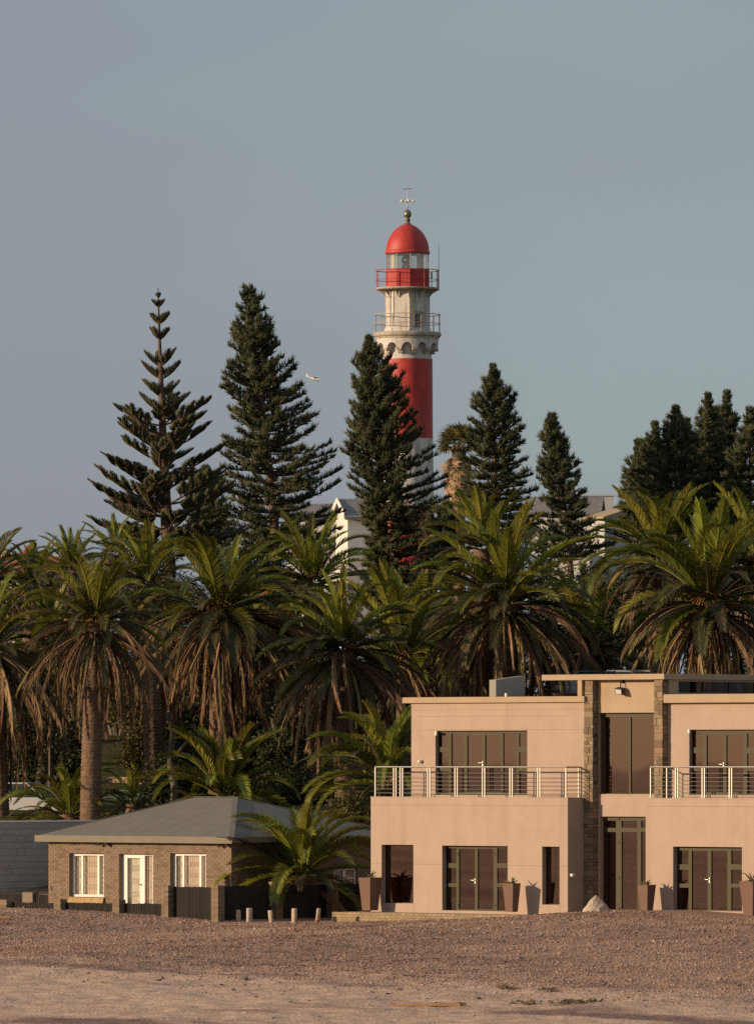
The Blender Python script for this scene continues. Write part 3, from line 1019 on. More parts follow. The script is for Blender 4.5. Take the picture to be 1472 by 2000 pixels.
# ------------------------------------------------------------------ pots with aloes
def pot(px0, pxm, px1, py_top, py_base, label, nleaf, seed, tall=0.45):
    """square tapered planter; its front shows from px0 to pxm, its return from pxm to px1 at the rim"""
    rs = random.Random(seed)
    v = -0.64 - 0.2
    u0, u1 = P.U(px0, v), P.U(pxm, v)
    wd = u1 - u0
    dp = (px1 - pxm) / 38.8
    zt, zb_ = P.Z(py_top, u0, v), P.Z(py_base, u0, v)
    root = empty('planter', P.world((u0 + u1) / 2, v + dp / 2, zb_), label, 'planter', 'tall tapered planters on the terrace', rz=-P.th)
    hgt = zt - zb_
    t, b = wd / 2, wd / 2 * 0.68
    td, bd = dp / 2, dp / 2 * 0.68
    m = MB()

    def ringq(hw, hd, z):
        return [(-hw, -hd, z), (hw, -hd, z), (hw, hd, z), (-hw, hd, z)]
    m.hull8(ringq(b, bd, 0), ringq(t, td, hgt - 0.05))
    k = t - 0.03
    lo, hi, inn = ringq(t, td, hgt - 0.05), ringq(t + 0.004, td + 0.004, hgt), ringq(t - 0.04, td - 0.04, hgt)
    inn2 = ringq(t - 0.04, td - 0.04, hgt - 0.06)
    for i in range(4):
        q = (i + 1) % 4
        m.face([lo[i], lo[q], hi[q], hi[i]])
        m.face([hi[i], hi[q], inn[q], inn[i]])
        m.face([inn[i], inn[q], inn2[q], inn2[i]])
    m.build('pot', M['pot'], root)
    MB().box(-t + 0.041, t - 0.041, -td + 0.041, td - 0.041, hgt - 0.07, hgt - 0.055).build('soil', M['soil'], root)
    for i in range(nleaf):
        a = i * 2.4 + rs.uniform(-0.3, 0.3)
        el = R(rs.uniform(20, 80))
        L = tall * rs.uniform(0.7, 1.1)
        pts, rad = [], []
        p = Vector((0, 0, hgt - 0.06))
        for s_ in range(6):
            f = s_ / 5
            pts.append(p.copy())
            rad.append(0.038 * (1 - f) ** 0.7 + 0.002)
            e2 = el - f * R(55)
            p = p + Vector((math.cos(a) * math.cos(e2), math.sin(a) * math.cos(e2), math.sin(e2))) * L / 5
        MB().tube(pts, rad, 5).build('leaf', M['aloe'], root, smooth=True)
    return root


pot(700, 722.5, 745, 1714, 1778, 'widest clay planter in front of the fence end beside the corner window', 10, 1, 0.42)
pot(981, 1001, 1016, 1725, 1781, 'clay planter with a small aloe beside the two storey block french door', 7, 2, 0.38)
pot(1244, 1263.5, 1280, 1728, 1778, 'clay planter with a pale tufted aloe beside the tall front door', 10, 3, 0.33)
pot(1443, 1469, 1492, 1720.5, 1788, 'clay planter with a dark upright aloe cut by the picture edge', 11, 4, 0.5)

# ------------------------------------------------------------------ brick house
hb = empty('brick_house', B.world(0, 0, 0), 'low brown brick house with a grey hipped roof and white framed windows', 'house', rz=-B.th)
zE = B.Z(1643, 4, -0.33)
bh = []
for xa, xb, ya, yb in ((135.6, 202.4, 1666.6, 1752), (232.7, 298.5, 1666, 1790), (332.7, 402, 1666.5, 1752)):
    a, b = B.U(xa, 0), B.U(xb, 0)
    bh.append((a, b, B.Z(yb, (a + b) / 2, 0), B.Z(ya, (a + b) / 2, 0)))
DB = 8.6
wall = MB()
wall.plate(0.0, WB, -0.6, zE, bh, 0.015, 0.25)
wall.box(0, 0.25, 0.253, DB, -0.6, zE)
sw = (6.0, 7.5, 1.0, 1.0)
vA, vB = B.V(651, WB), B.V(697, WB)
zA, zB_ = B.Z(1735, WB, vA), B.Z(1696, WB, vA)
wall.box(WB - 0.25, WB - 0.015, 0.253, vA, -0.6, zE)
wall.box(WB - 0.25, WB - 0.015, vB, DB, -0.6, zE)
wall.box(WB - 0.25, WB - 0.015, vA, vB, -0.6, zA)
wall.box(WB - 0.25, WB - 0.015, vA, vB, zB_, zE)
wall.box(0.25, WB - 0.25, DB - 0.25, DB, -0.6, zE)
wall.build('wall', M['mortar'], hb)
MB().box(0.25, WB - 0.25, 2.0, 2.05, -0.6, zE).build('room_partition', M['curtain'], hb)
holes = list(bh) + [(B.U(99.5, 0), B.U(104, 0), B.Z(1742, 0.2, 0), B.Z(1731, 0.2, 0))]
rects = brick_rects(0, WB, zE - 25 * 0.0885, zE, holes, 0.235, 0.0885)
rects.sort(key=lambda q: (-(q[1] - q[0]) > -0.2, random.random()))
lay_bricks(hb, rects, 0.0, M['brick'], 300)
side_r = brick_rects(0.06, DB, zE - 25 * 0.0885, zE, [(vA, vB, zA, zB_)], 0.235, 0.0885, phase=0.1)
lay_bricks(hb, side_r, WB, M['brick'], 0, axis='v', name='side_brick')
MB().box(B.U(99.5, 0), B.U(104, 0), 0.012, 0.02, B.Z(1742, 0.2, 0), B.Z(1731, 0.2, 0)).build('air_vent', M['black'], hb)


def bwindow(name, hole, px_rects, curtain, bars=True, pleat=True):
    v = 0.17
    fr_o, hs = glazing(name, hb, B, px_rects, v, hole[0], hole[1], hole[2], hole[3], M['white'], M['clear'], frame_d=0.06)
    for i, (a, b, c, d) in enumerate(hs):
        m = MB()
        n = max(4, int((b - a + 0.1) / 0.028))
        pts = [(a - 0.05 + (b - a + 0.1) * k / n, v + 0.13 + 0.006 * math.sin(k * 1.55) + random.uniform(-0.002, 0.002)) for k in range(n + 1)]
        for p, q in zip(pts, pts[1:]):
            m.face([(p[0], p[1], c - 0.05), (q[0], q[1], c - 0.05), (q[0], q[1], d + 0.05), (p[0], p[1], d + 0.05)])
        m.build('curtain', curtain[i % len(curtain)], fr_o, smooth=True)
        if bars:
            m = MB()
            nb = max(1, int(round((b - a) / 0.11)))
            for k in range(nb):
                u = a + (b - a) * (k + 0.5) / nb
                m.tube([(u, v + 0.085, c), (u, v + 0.085, d)], 0.007, 5)
                for f in (0.2, 0.5, 0.78):
                    zc = c + (d - c) * f
                    rr = min(0.075, (b - a) / nb * 0.55)
                    ring = [(u + rr * math.cos(t) * 0.8, v + 0.088, zc + rr * 1.4 * math.sin(t)) for t in np.linspace(0, 2 * math.pi, 13)]
                    m.tube(ring, 0.006, 4, caps=False)
            m.build('burglar_bars', M['bars'], fr_o)
    return fr_o


w1 = bwindow('window', bh[0], [(146, 159.3, 1671.5, 1747), (162.8, 190.5, 1671, 1747), (194.5, 202.0, 1671.5, 1747)], [M['curtain_pale'], M['curtain'], M['curtain_pale']])
dd = bwindow('glazed_door', bh[1], [(249, 273.5, 1676, 1764), (283, 298.2, 1671, 1785)], [M['curtain_pale'], M['curtain']])
MB().tube([(B.U(276.5, 0.17), 0.17, B.Z(1727, 3.4, 0)), (B.U(276.5, 0.17), 0.11, B.Z(1727, 3.4, 0)), (B.U(273.5, 0.17), 0.10, B.Z(1728, 3.4, 0))], 0.014, 6).build('handle', M['black'], dd)
w3 = bwindow('window', bh[2], [(344, 356.3, 1671.5, 1747), (360, 389.5, 1671, 1747), (393.5, 401.6, 1671.5, 1747)], [M['curtain_pale'], M['curtain'], M['curtain_pale']])
# brick-on-edge sill under the first window
sz0, sz1 = B.Z(1763, 1.3, -0.08), B.Z(1753, 1.3, -0.08)
sa, sb = B.U(134, -0.08), B.U(202, -0.08)
sill = MB().box(sa, sb, -0.06, 0.012, sz0, sz1 - 0.01).build('window_sill', M['mortar'], hb)
nb = 20
sbm = MB().hull8([(-0.5, -0.05, -0.5), (0.5, -0.05, -0.5), (0.5, 0.1, -0.5), (-0.5, 0.1, -0.5)], [(-0.5, 0.0, 0.5), (0.5, 0.0, 0.5), (0.5, 0.1, 0.62), (-0.5, 0.1, 0.62)]).mesh('sill_brick_mesh', M['brick_sill'])
for k in range(nb):
    w_ = (sb - sa) / nb
    link('brick', sbm, sill, (sa + w_ * (k + 0.5), -0.07, (sz0 + sz1) / 2), scale=(w_ - 0.01, 1, sz1 - sz0))
# side window: white frame in the shaded wall
swf = MB()
dv = (vB - vA)
for a, b, c, d in ((vA, vB, zA, zA + 0.06), (vA, vB, zB_ - 0.06, zB_), (vA, vA + 0.07, zA, zB_), (vB - 0.07, vB, zA, zB_), (vA + dv * 0.46, vA + dv * 0.56, zA, zB_), (vA, vB, (zA + zB_) / 2 - 0.02, (zA + zB_) / 2 + 0.02)):
    swf.box(WB - 0.13, WB - 0.07, a, b, c, d)
swf = swf.build('window', M['white'], hb)
for a, b in ((vA + 0.07, vA + dv * 0.46), (vA + dv * 0.56, vB - 0.07)):
    for c, d in ((zA + 0.06, (zA + zB_) / 2 - 0.02), ((zA + zB_) / 2 + 0.02, zB_ - 0.06)):
        MB().box(WB - 0.11, WB - 0.104, a, b, c, d).build('pane', M['clear'], swf)
MB().box(WB - 0.5, WB - 0.48, vA - 0.2, vB + 0.2, zA, zB_).build('curtain', mat('grey_net_curtain', (0.20, 0.20, 0.20), 0.9, 0.15, 6), swf)

# hipped roof
ov = 0.33
e0, e1, f0, f1 = -ov, WB + ov, -ov, DB + ov
zf0, zf1 = B.Z(1644, 4, -ov), B.Z(1633, 4, -ov)
rv = (f0 + f1) / 2
ra, rb = B.U(382, rv), B.U(460, rv)
zr = B.Z(1556.5, (ra + rb) / 2, rv)
m = MB()
A0, A1, A2, A3 = (e0, f0, zf1), (e1, f0, zf1), (e1, f1, zf1), (e0, f1, zf1)
Ra, Rb = (ra, rv, zr), (rb, rv, zr)
m.face([A0, A1, Rb, Ra])
m.face([A1, A2, Rb])
m.face([A2, A3, Ra, Rb])
m.face([A3, A0, Ra])
for p, q in ((A0, A1), (A1, A2), (A2, A3), (A3, A0)):
    m.face([(p[0], p[1], zf0), (q[0], q[1], zf0), q, p])
m.face([(e0, f0, zf0), (e0, f1, zf0), (e1, f1, zf0), (e1, f0, zf0)])
rf = m.build('roof', M['roof'], hb)


def strip(pa, pb, wdt=0.05, hgt=0.012, nrm=(0, 0, 1), name='roof_seam'):
    a, b, n_ = Vector(pa), Vector(pb), Vector(nrm).normalized()
    s_ = (b - a).cross(n_).normalized() * wdt
    return MB().hull8([a - s_, a + s_, b + s_, b - s_], [a - s_ + n_ * hgt, a + s_ + n_ * hgt, b + s_ + n_ * hgt, b - s_ + n_ * hgt]).build(name, M['roof'], rf)


for pa, pb in ((A0, Ra), (A1, Rb), (A2, Rb), (A3, Ra), (Ra, Rb)):
    strip(pa, pb, 0.09, 0.012, name='ridge_cap')
nf = (Vector(A1) - Vector(A0)).cross(Vector(Ra) - Vector(A0))
for k in range(1, 12):                                    # laps of the sheets on the front slope
    u = e0 + (e1 - e0) * k / 12
    top = 1.0
    if u < ra:
        top = (u - e0) / (ra - e0)
    elif u > rb:
        top = (e1 - u) / (e1 - rb)
    strip((u, f0, zf1), (u, f0 + (rv - f0) * top, zf1 + (zr - zf1) * top), 0.008, 0.0025, nf)
nr = (Vector(A2) - Vector(A1)).cross(Vector(Rb) - Vector(A1))
for k in range(1, 12):
    v = f0 + (f1 - f0) * k / 12
    top = (v - f0) / (rv - f0) if v < rv else (f1 - v) / (f1 - rv)
    strip((e1, v, zf1), (e1 + (rb - e1) * top, v, zf1 + (zr - zf1) * top), 0.008, 0.0025, nr)
MB().box(e0 - 0.01, e1 + 0.01, f0 - 0.014, f0 - 0.002, zf0 - 0.03, zf1 + 0.004).build('fascia_board', mat('fascia_board', (0.19, 0.17, 0.125), 0.7, 0.08, 2), rf)
for px, v_ in ((205, -0.03), (440, -0.03)):
    u = B.U(px, v_)
    m = MB()
    m.box(u - 0.06, u + 0.06, -0.05, -0.002, zE - 0.14, zE - 0.03)
    for s_ in (-1, 1):
        m.tube([(u + s_ * 0.06, -0.06, zE - 0.08), (u + s_ * 0.2, -0.2, zE - 0.12)], [0.045, 0.07], 10)
    m.build('twin_spotlight', M['lead'], hb)

# ------------------------------------------------------------------ fences of the brick house
def pier(root, u, v, z0, z1, sz=0.33, cap=False):
    o = MB().box(u + 0.01, u + sz - 0.01, v + 0.01, v + sz - 0.01, z0, z1 - 0.012).build('pier', M['mortar'], root)
    bm_ = box_mesh('pier_brick_mesh', M['brick'], 1, 1, 1)
    hh = 0.0885
    z, k = z1, 0
    while z - hh > z0:
        z -= hh
        for s_ in (0, 1):
            if k % 2 == 0:
                c, sc_ = (u + sz * (0.25 + 0.5 * s_), v + sz / 2, z + hh / 2), (sz / 2 - 0.012, sz, hh - 0.012)
            else:
                c, sc_ = (u + sz / 2, v + sz * (0.25 + 0.5 * s_), z + hh / 2), (sz, sz / 2 - 0.012, hh - 0.012)
            link('brick', bm_, o, c, scale=sc_)
        k += 1
    if cap:
        MB().box(u - 0.02, u + sz * 0.5, v - 0.02, v + sz + 0.02, z1 + 0.002, z1 + 0.07).build('cap_stone', M['brick_pale'], o)
    return o


slat_m = box_mesh('slat_mesh', M['slat'], 0.068, 0.022, 1.0)
vF = -3.0
ff = empty('front_fence', B.world(0, vF, 0), 'stepped fence of brick piers and dark slats in front of the brick house windows', 'fence', rz=-B.th)
lo_px = [(0, 1757), (105, 1756), (219.5, 1757), (315, 1729), (412, 1729)]
prs = []
for px, py in lo_px:
    u = B.U(px, vF)
    zt = B.Z(py, u, vF)
    pier(ff, u, 0, -0.5, zt)
    prs.append((u, zt))
tops = [1762, 1762.5, 1763.5, 1731.5]
for (ua, _), (ub, _), py in zip(prs, prs[1:], tops):
    u, zt = ua + 0.33 + 0.04, B.Z(py, ua, vF + 0.28)
    while u + 0.03 < ub:
        link('slat', slat_m, ff, (u, 0.27 + random.uniform(-0.004, 0.004), (zt - 0.5) / 2 + random.uniform(-0.012, 0.012)), scale=(1, 1, zt + 0.5))
        u += 0.083
    MB().box(ua + 0.33, ub, 0.29, 0.32, zt - 0.3, zt - 0.22).build('rail', M['slat'], ff)
uS = prs[-1][0]
fs = empty('side_fence', B.world(uS, vF + 0.4, 0), 'dark vertical slat fence with shaded brick piers beside the garden palm', 'fence', rz=-B.th)
spx = [(540, 1726), (649, 1723)]
v_prev = 0.0
vs = []
for px, py in spx:
    v = B.V(px, uS + 0.33) - (vF + 0.4)
    pier(fs, 0, v, -0.5, B.Z(py, uS, v + vF + 0.4), cap=True)
    vs.append(v)
spans = [(0.0, vs[0], 1731), (vs[0] + 0.33, vs[1], 1729), (vs[1] + 0.33, vs[1] + 3.2, 1727)]
for va, vb, py in spans:
    v = va + 0.04
    zt = B.Z(py, uS, va + vF + 0.4)
    while v + 0.03 < vb:
        link('slat', slat_m, fs, (0.06 + random.uniform(-0.004, 0.004), v, (zt - 0.5) / 2 + random.uniform(-0.012, 0.012)), rot=(0, 0, R(90)), scale=(1, 1, zt + 0.5))
        v += 0.083
    MB().box(0.005, 0.035, va, vb, zt - 0.3, zt - 0.22).build('rail', M['slat'], fs)

# bollards
bolls = [(465.5, 1777, 9, 1800, 'log bollard nearest the fence corner pier'), (487, 1773.5, 12, 1803, 'thickest and tallest log bollard before the dark fence'),
         (530.5, 1778, 9, 1804, 'shortest leaning log bollard before the shaded brick pier'), (575, 1774, 10.5, 1803, 'log bollard in the middle of the second dark fence panel'),
         (619.5, 1774, 8, 1803, 'log bollard with a rusty foot closest to the pink house')]
for i, (px, pt, wpx, pb, lab) in enumerate(bolls):
    u = B.U(px, -2.3)
    p = B.world(u, -2.3)
    zt, z0 = CZ - (pt - HZ) / F * p.y, CZ - (pb - HZ) / F * p.y
    r = wpx / 2 / F * p.y
    hgt = zt - z0
    rs = random.Random(i)
    lean = [(0, 0), (0, 0), (-0.05, 0), (0, 0), (0.05, 0)][i]
    root = empty('bollard', (p.x, p.y, z0), lab, 'bollard', 'weathered log bollards along the fence')
    prof = []
    m = MB()
    ns = 14
    zs = [-0.3, 0.0, 0.12, 0.25, hgt - 0.03, hgt]
    base = 0
    for k, z in enumerate(zs):
        rr = r * (1.0 if k < 5 else 0.86)
        for q in range(ns):
            a = 2 * math.pi * q / ns
            r2 = rr * (1 + 0.09 * math.sin(3 * a + i * 2) + rs.uniform(-0.05, 0.05))
            m.v.append((lean[0] * z / hgt + r2 * math.cos(a), r2 * math.sin(a), z))
    for k in range(len(zs) - 1):
        for q in range(ns):
            q2 = (q + 1) % ns
            m.f.append((k * ns + q, k * ns + q2, (k + 1) * ns + q2, (k + 1) * ns + q))
            m.m.append(0)
    m.f.append(tuple((len(zs) - 1) * ns + q for q in range(ns)))
    m.m.append(0)
    m.build('log', M['log'], root)
    if i == 4:
        MB().lathe([(r * 1.12, -0.1), (r * 1.12, 0.10), (r * 0.9, 0.105)], 14).build('rusty_sleeve', M['rust'], root)

# ------------------------------------------------------------------ white block wall behind the brick house
K = Frame(*[(95 - CX) / F * 266.0, 266.0])
kw = empty('block_wall', (K.ox, K.oy, 0), 'tall pale concrete block wall in shade behind the brick house', 'wall', rz=-K.th)
k0, k1 = K.V(-40, 0), K.V(191, 0)
zt = K.Z(1603, 0, 0)
MB().box(-0.2, -0.012, k0, k1, -0.4, zt - 0.06).build('wall_core', M['joint'], kw)
bm_ = MB().box(-0.18, 0.0, -0.5, 0.5, -0.5, 0.5).mesh('block_mesh', M['block'])
z, row = 0.05, 0
while z + 0.2 < zt:
    hh = 0.235
    off = (row % 2) * 0.21
    v = k0 - off
    while v < k1:
        a, b = max(v, k0), min(v + 0.42, k1)
        if b - a > 0.05:
            link('block', bm_, kw, (random.uniform(-0.004, 0.004), (a + b) / 2, z + hh / 2), scale=(1, b - a - 0.012, hh - 0.012))
        v += 0.42
    z += hh
    row += 1
MB().box(-0.23, 0.025, k0, k1 + 0.03, z + 0.002, z + 0.06).build('coping', M['white'], kw)
lw = empty('yard_gate', B.world(-2.3, 0.3, 0), 'low dark slatted gate with a grey pier at the foot of the block wall', 'gate', rz=-B.th)
gpx = B.U(45, 0.3) + 2.3
zt = B.Z(1743, -1, 0.3)
MB().box(gpx, gpx + 0.5, -0.02, 0.28, -0.3, zt).build('pier', M['mortar'], lw)
for a, b in ((gpx - 1.25, gpx), (gpx + 0.5, 2.28)):
    u = a + 0.04
    while u < b - 0.03:
        link('slat', slat_m, lw, (u, 0.1, (zt - 0.4) / 2), scale=(1, 1, zt + 0.25))
        u += 0.083

# boulder by the front door
bx = P.world(P.U(1166, -0.5), -0.5)
zt, z0 = CZ - (1749 - HZ) / F * bx.y, CZ - (1785 - HZ) / F * bx.y
m = MB()
rs = random.Random(5)
ns, lv = 18, 9
hgt = zt - z0
for k in range(lv):
    f = k / (lv - 1)
    for q in range(ns):
        a = 2 * math.pi * q / ns
        rr = (1 - f) ** 0.8 * (0.52 + 0.08 * math.sin(2 * a + 1) + rs.uniform(-0.035, 0.035)) + 0.02
        m.v.append((rr * math.cos(a) * 1.0 - 0.05 * f, rr * 0.8 * math.sin(a), f * hgt - 0.1 * (1 - f) + rs.uniform(-0.02, 0.02)))
for k in range(lv - 1):
    for q in range(ns):
        q2 = (q + 1) % ns
        m.f.append((k * ns + q, k * ns + q2, (k + 1) * ns + q2, (k + 1) * ns + q))
        m.m.append(0)
m.f.append(tuple((lv - 1) * ns + q for q in range(ns)))
m.m.append(0)
tag(m.build('boulder', M['rock'], loc=(bx.x, bx.y, z0)), 'pale pointed boulder on the sand before the tall front door', 'boulder')

# ------------------------------------------------------------------ lighthouse
LY = 415.0
lp = at(795.5, HZ, LY)
l0 = 8.0
lh = empty('lighthouse', (lp.x, LY, l0), 'red and white banded lighthouse with a red dome above the trees', 'lighthouse')
S = LY / F


def LZ(py):
    return CZ - (py - HZ) / F * LY - l0


def Lr(px):
    return px * S


MB().lathe([(Lr(58), LZ(1400)), (Lr(52), LZ(990))], 64).build('red_band', M['red'], lh, True)
MB().lathe([(Lr(52), LZ(990)), (Lr(49.7), LZ(857))], 64).build('white_band', M['lhwhite'], lh, True)
MB().lathe([(Lr(49.8), LZ(857)), (Lr(47.4), LZ(702))], 64).build('red_band', M['red'], lh, True)
MB().lathe([(Lr(47.3), LZ(702)), (Lr(47.0), LZ(664))], 64).build('white_band', M['lhwhite'], lh, True)
# corbelled gallery: an outer drum on arches
NA, Ro, Ri = 12, Lr(60.5), Lr(57.5)
zt_, zs_, ar = LZ(672), LZ(681), None
m = MB()
per = 20
n = NA * per
top, bot = [], []
for k in range(n + 1):
    f = (k % per) / per                                  # position in one bay: 0..1, arch in the middle
    x = (f - 0.5) / 0.35
    if abs(x) < 1:
        zb_ = LZ(684) + (LZ(671) - LZ(684)) * math.sqrt(1 - x * x)
    else:
        zb_ = LZ(684)
    a = 2 * math.pi * k / n + R(14)
    top.append((a, LZ(661)))
    bot.append((a, zb_))
for k in range(n):
    a, b = top[k][0], top[k + 1][0]
    z0a, z0b, z1 = bot[k][1], bot[k + 1][1], LZ(661)
    po = lambda r, an, z: (r * math.cos(an), r * math.sin(an), z)
    m.face([po(Ro, a, z0a), po(Ro, b, z0b), po(Ro, b, z1), po(Ro, a, z1)])
    m.face([po(Lr(47.1), b, z0b), po(Lr(47.1), a, z0a), po(Ro, a, z0a), po(Ro, b, z0b)][::-1])
m.build('arched_gallery', M['lhwhite'], lh)
for k in range(NA):
    a = 2 * math.pi * k / NA + R(14)
    c, s_ = math.cos(a), math.sin(a)
    tv = Vector((-s_, c, 0))
    rv_ = Vector((c, s_, 0))
    hw = Lr(4.6)
    mm = MB()
    for r1, za, zb2 in ((Lr(61), LZ(686), LZ(681)), (Lr(54), LZ(691.5), LZ(686.02))):
        r0 = Lr(46.5)
        pts = [rv_ * r0 - tv * hw, rv_ * r1 - tv * hw, rv_ * r1 + tv * hw, rv_ * r0 + tv * hw]
        mm.hull8([(p.x, p.y, za) for p in pts], [(p.x, p.y, zb2) for p in pts])
    mm.build('corbel', M['lhledge'], lh)
MB().lathe([(Lr(47), LZ(662)), (Lr(62), LZ(662)), (Lr(62.5), LZ(659)), (Lr(65), LZ(657.5)), (Lr(66), LZ(655)), (Lr(66), LZ(651)), (Lr(64), LZ(649.5)), (Lr(40), LZ(649))], 64).build('gallery_ledge', M['lhledge'], lh)

# watch room
MB().lathe([(Lr(47.5), LZ(649.5)), (Lr(46), LZ(646)), (Lr(43.6), LZ(638)), (Lr(43), LZ(620)), (Lr(43), LZ(566))], 8, a0=R(-90) + R(5.5)).build('watch_room', M['lhwhite'], lh)
for k in range(8):
    a = R(-90) + R(5.5) + R(45) * k
    MB().tube([(Lr(43) * math.cos(a), Lr(43) * math.sin(a), LZ(645)), (Lr(43) * math.cos(a), Lr(43) * math.sin(a), LZ(568))], Lr(0.9), 6).build('seam_strip', M['lhledge'], lh)


def facing(o, adeg, r, z):
    """turn a child built facing -Y about the lighthouse axis"""
    a = R(adeg)
    o.location = (r * math.sin(a), -r * math.cos(a), z)
    o.rotation_euler = (0, 0, a)
    return o


facing(MB().box(-Lr(6.5), Lr(6.5), -Lr(2.2), Lr(3), LZ(646) - LZ(582), LZ(582) - LZ(582)).build('door_case', M['lhwhite'], lh), -62, Lr(40), LZ(582))
facing(MB().box(-Lr(7.8), Lr(7.8), -Lr(3.4), Lr(3), 0, Lr(2.6)).build('door_hood', M['lhledge'], lh), -62, Lr(40), LZ(582))
wn = facing(MB().plate(-Lr(9), Lr(9), -Lr(12.5), Lr(12.5), [(-Lr(6.9), -Lr(0.5), -Lr(10), -Lr(0.5)), (Lr(0.5), Lr(6.9), -Lr(10), -Lr(0.5)), (-Lr(6.9), -Lr(0.5), Lr(0.5), Lr(10)), (Lr(0.5), Lr(6.9), Lr(0.5), Lr(10))], -Lr(2.6), Lr(2)).build('window', M['lhledge'], lh), 28, Lr(40.3), LZ(625.5))
for sx in (-1, 1):
    for sz in (-1, 1):
        MB().box(sx * Lr(3.7) - Lr(3.3), sx * Lr(3.7) + Lr(3.3), -Lr(1), Lr(1.5), sz * Lr(5.2) - Lr(4.9), sz * Lr(5.2) + Lr(4.9)).build('pane', M['hglass'], wn)
MB().box(-Lr(10.5), Lr(10.5), -Lr(3.6), Lr(1), Lr(12.6), Lr(14.4)).build('lintel', M['rustline'], wn)
MB().box(-Lr(9.6), Lr(9.6), -Lr(3.4), Lr(1), -Lr(14.2), -Lr(12.6)).build('sill', M['rustline'], wn)

# upper gallery: deck on curved brackets
MB().lathe([(Lr(41), LZ(567)), (Lr(60.5), LZ(566.5)), (Lr(62), LZ(565)), (Lr(62), LZ(562.5)), (Lr(41), LZ(562))], 64).build('gallery_deck', M['lhledge'], lh)
for k in range(12):
    a = 2 * math.pi * k / 12 + R(-26)
    c, s_ = math.cos(a), math.sin(a)
    prof = [(Lr(42.3), LZ(567)), (Lr(60.5), LZ(567)), (Lr(55), LZ(569.5)), (Lr(49), LZ(573.5)), (Lr(45), LZ(578)), (Lr(42.3), LZ(583))]
    t = Vector((-s_, c, 0)) * Lr(0.9)
    mm = MB()
    fa = [Vector((r * c, r * s_, z)) + t for r, z in prof]
    fb = [Vector((r * c, r * s_, z)) - t for r, z in prof]
    mm.face(fa)
    mm.face(fb[::-1])
    for q in range(len(prof)):
        q2 = (q + 1) % len(prof)
        mm.face([fa[q], fb[q], fb[q2], fa[q2]])
    mm.build('bracket', M['lhledge'], lh)
MB().lathe([(Lr(43.5), LZ(562)), (Lr(43.5), LZ(528)), (Lr(42), LZ(527))], 10, a0=R(-84.5)).build('red_drum', M['red'], lh)
for k in range(5):
    a = R(-84.5) + R(72) * k
    MB().tube([(Lr(43.1) * math.cos(a), Lr(43.1) * math.sin(a), LZ(562)), (Lr(43.1) * math.cos(a), Lr(43.1) * math.sin(a), LZ(527.5))], Lr(0.6), 6).build('seam_strip', M['red'], lh)


def lh_rail(name, r, z0, z1, zm, npost, a0, m_):
    o = MB().ring(r, z1, Lr(0.85), 64, 6).build(name, m_, lh, True)
    for z in zm:
        MB().ring(r, z, Lr(0.7), 64, 6).build('rail', m_, o, True)
    pm = MB().tube([(0, 0, z0), (0, 0, z1)], Lr(0.85), 6).mesh('post_mesh', m_)
    for k in range(npost):
        a = a0 + 2 * math.pi * k / npost
        link('post', pm, o, (r * math.cos(a), r * math.sin(a), 0))
    return o


lh_rail('upper_railing', Lr(61.5), LZ(562.3), LZ(528.5), [LZ(547)], 10, R(-94), M['rail_red'])
lh_rail('lower_railing', Lr(64), LZ(649.5), LZ(615), [LZ(632.5)], 14, R(-92), M['rail_pale'])
# lantern
MB().lathe([(Lr(41), LZ(527.2)), (Lr(41), LZ(496))], 10, a0=R(-82)).build('lantern_glass', M['lens'], lh)
for k in range(10):
    a = R(-82) + R(36) * k
    MB().tube([(Lr(41.3) * math.cos(a), Lr(41.3) * math.sin(a), LZ(527.2)), (Lr(41.3) * math.cos(a), Lr(41.3) * math.sin(a), LZ(496))], Lr(0.95), 6).build('glazing_bar', M['lhledge'], lh)
lamp = MB().lathe([(0, LZ(527)), (Lr(9), LZ(526)), (Lr(9), LZ(519)), (Lr(5), LZ(517)), (Lr(8), LZ(514)), (Lr(10), LZ(509)), (Lr(8), LZ(503)), (Lr(5), LZ(500)), (Lr(5), LZ(496))], 20).build('beacon_lamp', M['chrome'], lh, True, loc=(-Lr(2), -Lr(4), 0))
for a, wd in ((200, 9), (320, 9), (20, 8)):
    aa = R(a)
    MB().box(-Lr(wd), Lr(wd), -Lr(0.4), Lr(0.4), LZ(526.5), LZ(497)).build('lantern_blind', M['curtain_pale'], lh, loc=(Lr(30) * math.cos(aa), Lr(30) * math.sin(aa), 0)).rotation_euler = (0, 0, aa + R(90))
MB().lathe([(Lr(40), LZ(496.5)), (Lr(43.3), LZ(496.5)), (Lr(43.6), LZ(494)), (Lr(43.2), LZ(490)), (Lr(42), LZ(489.4))], 64).build('dome_rim', M['red'], lh, True)
dome = [(42, 489.5), (41.8, 484), (40.6, 477), (38.2, 469), (34.4, 461), (29.4, 454), (23, 447.5), (15.5, 442), (8, 438.6), (6.5, 438)]
MB().lathe([(Lr(r), LZ(y)) for r, y in dome], 64).build('dome', M['red'], lh, True)
fin = [(7.5, 439), (7, 436.5), (5, 435), (4.6, 432), (5.8, 430.5), (5.8, 428.5), (4.2, 427), (4.2, 425.5), (6.6, 423), (7.8, 418.5), (6.6, 413.5), (4, 410.5), (1.2, 409.3), (0.9, 407.5), (1.8, 405.5), (0.9, 403.7), (0.6, 403)]
MB().lathe([(Lr(r), LZ(y)) for r, y in fin], 24).build('finial', M['lead'], lh, True)
m = MB()
m.tube([(0, 0, LZ(404)), (0, 0, LZ(368.5))], [Lr(0.8), Lr(0.6)], 6)
m.tube([(-Lr(9), 0, LZ(369.3)), (Lr(8), 0, LZ(368.4))], Lr(0.75), 6)
m.tube([(-Lr(8.5), -Lr(2), LZ(393)), (Lr(8.5), Lr(2), LZ(393))], Lr(0.6), 6)
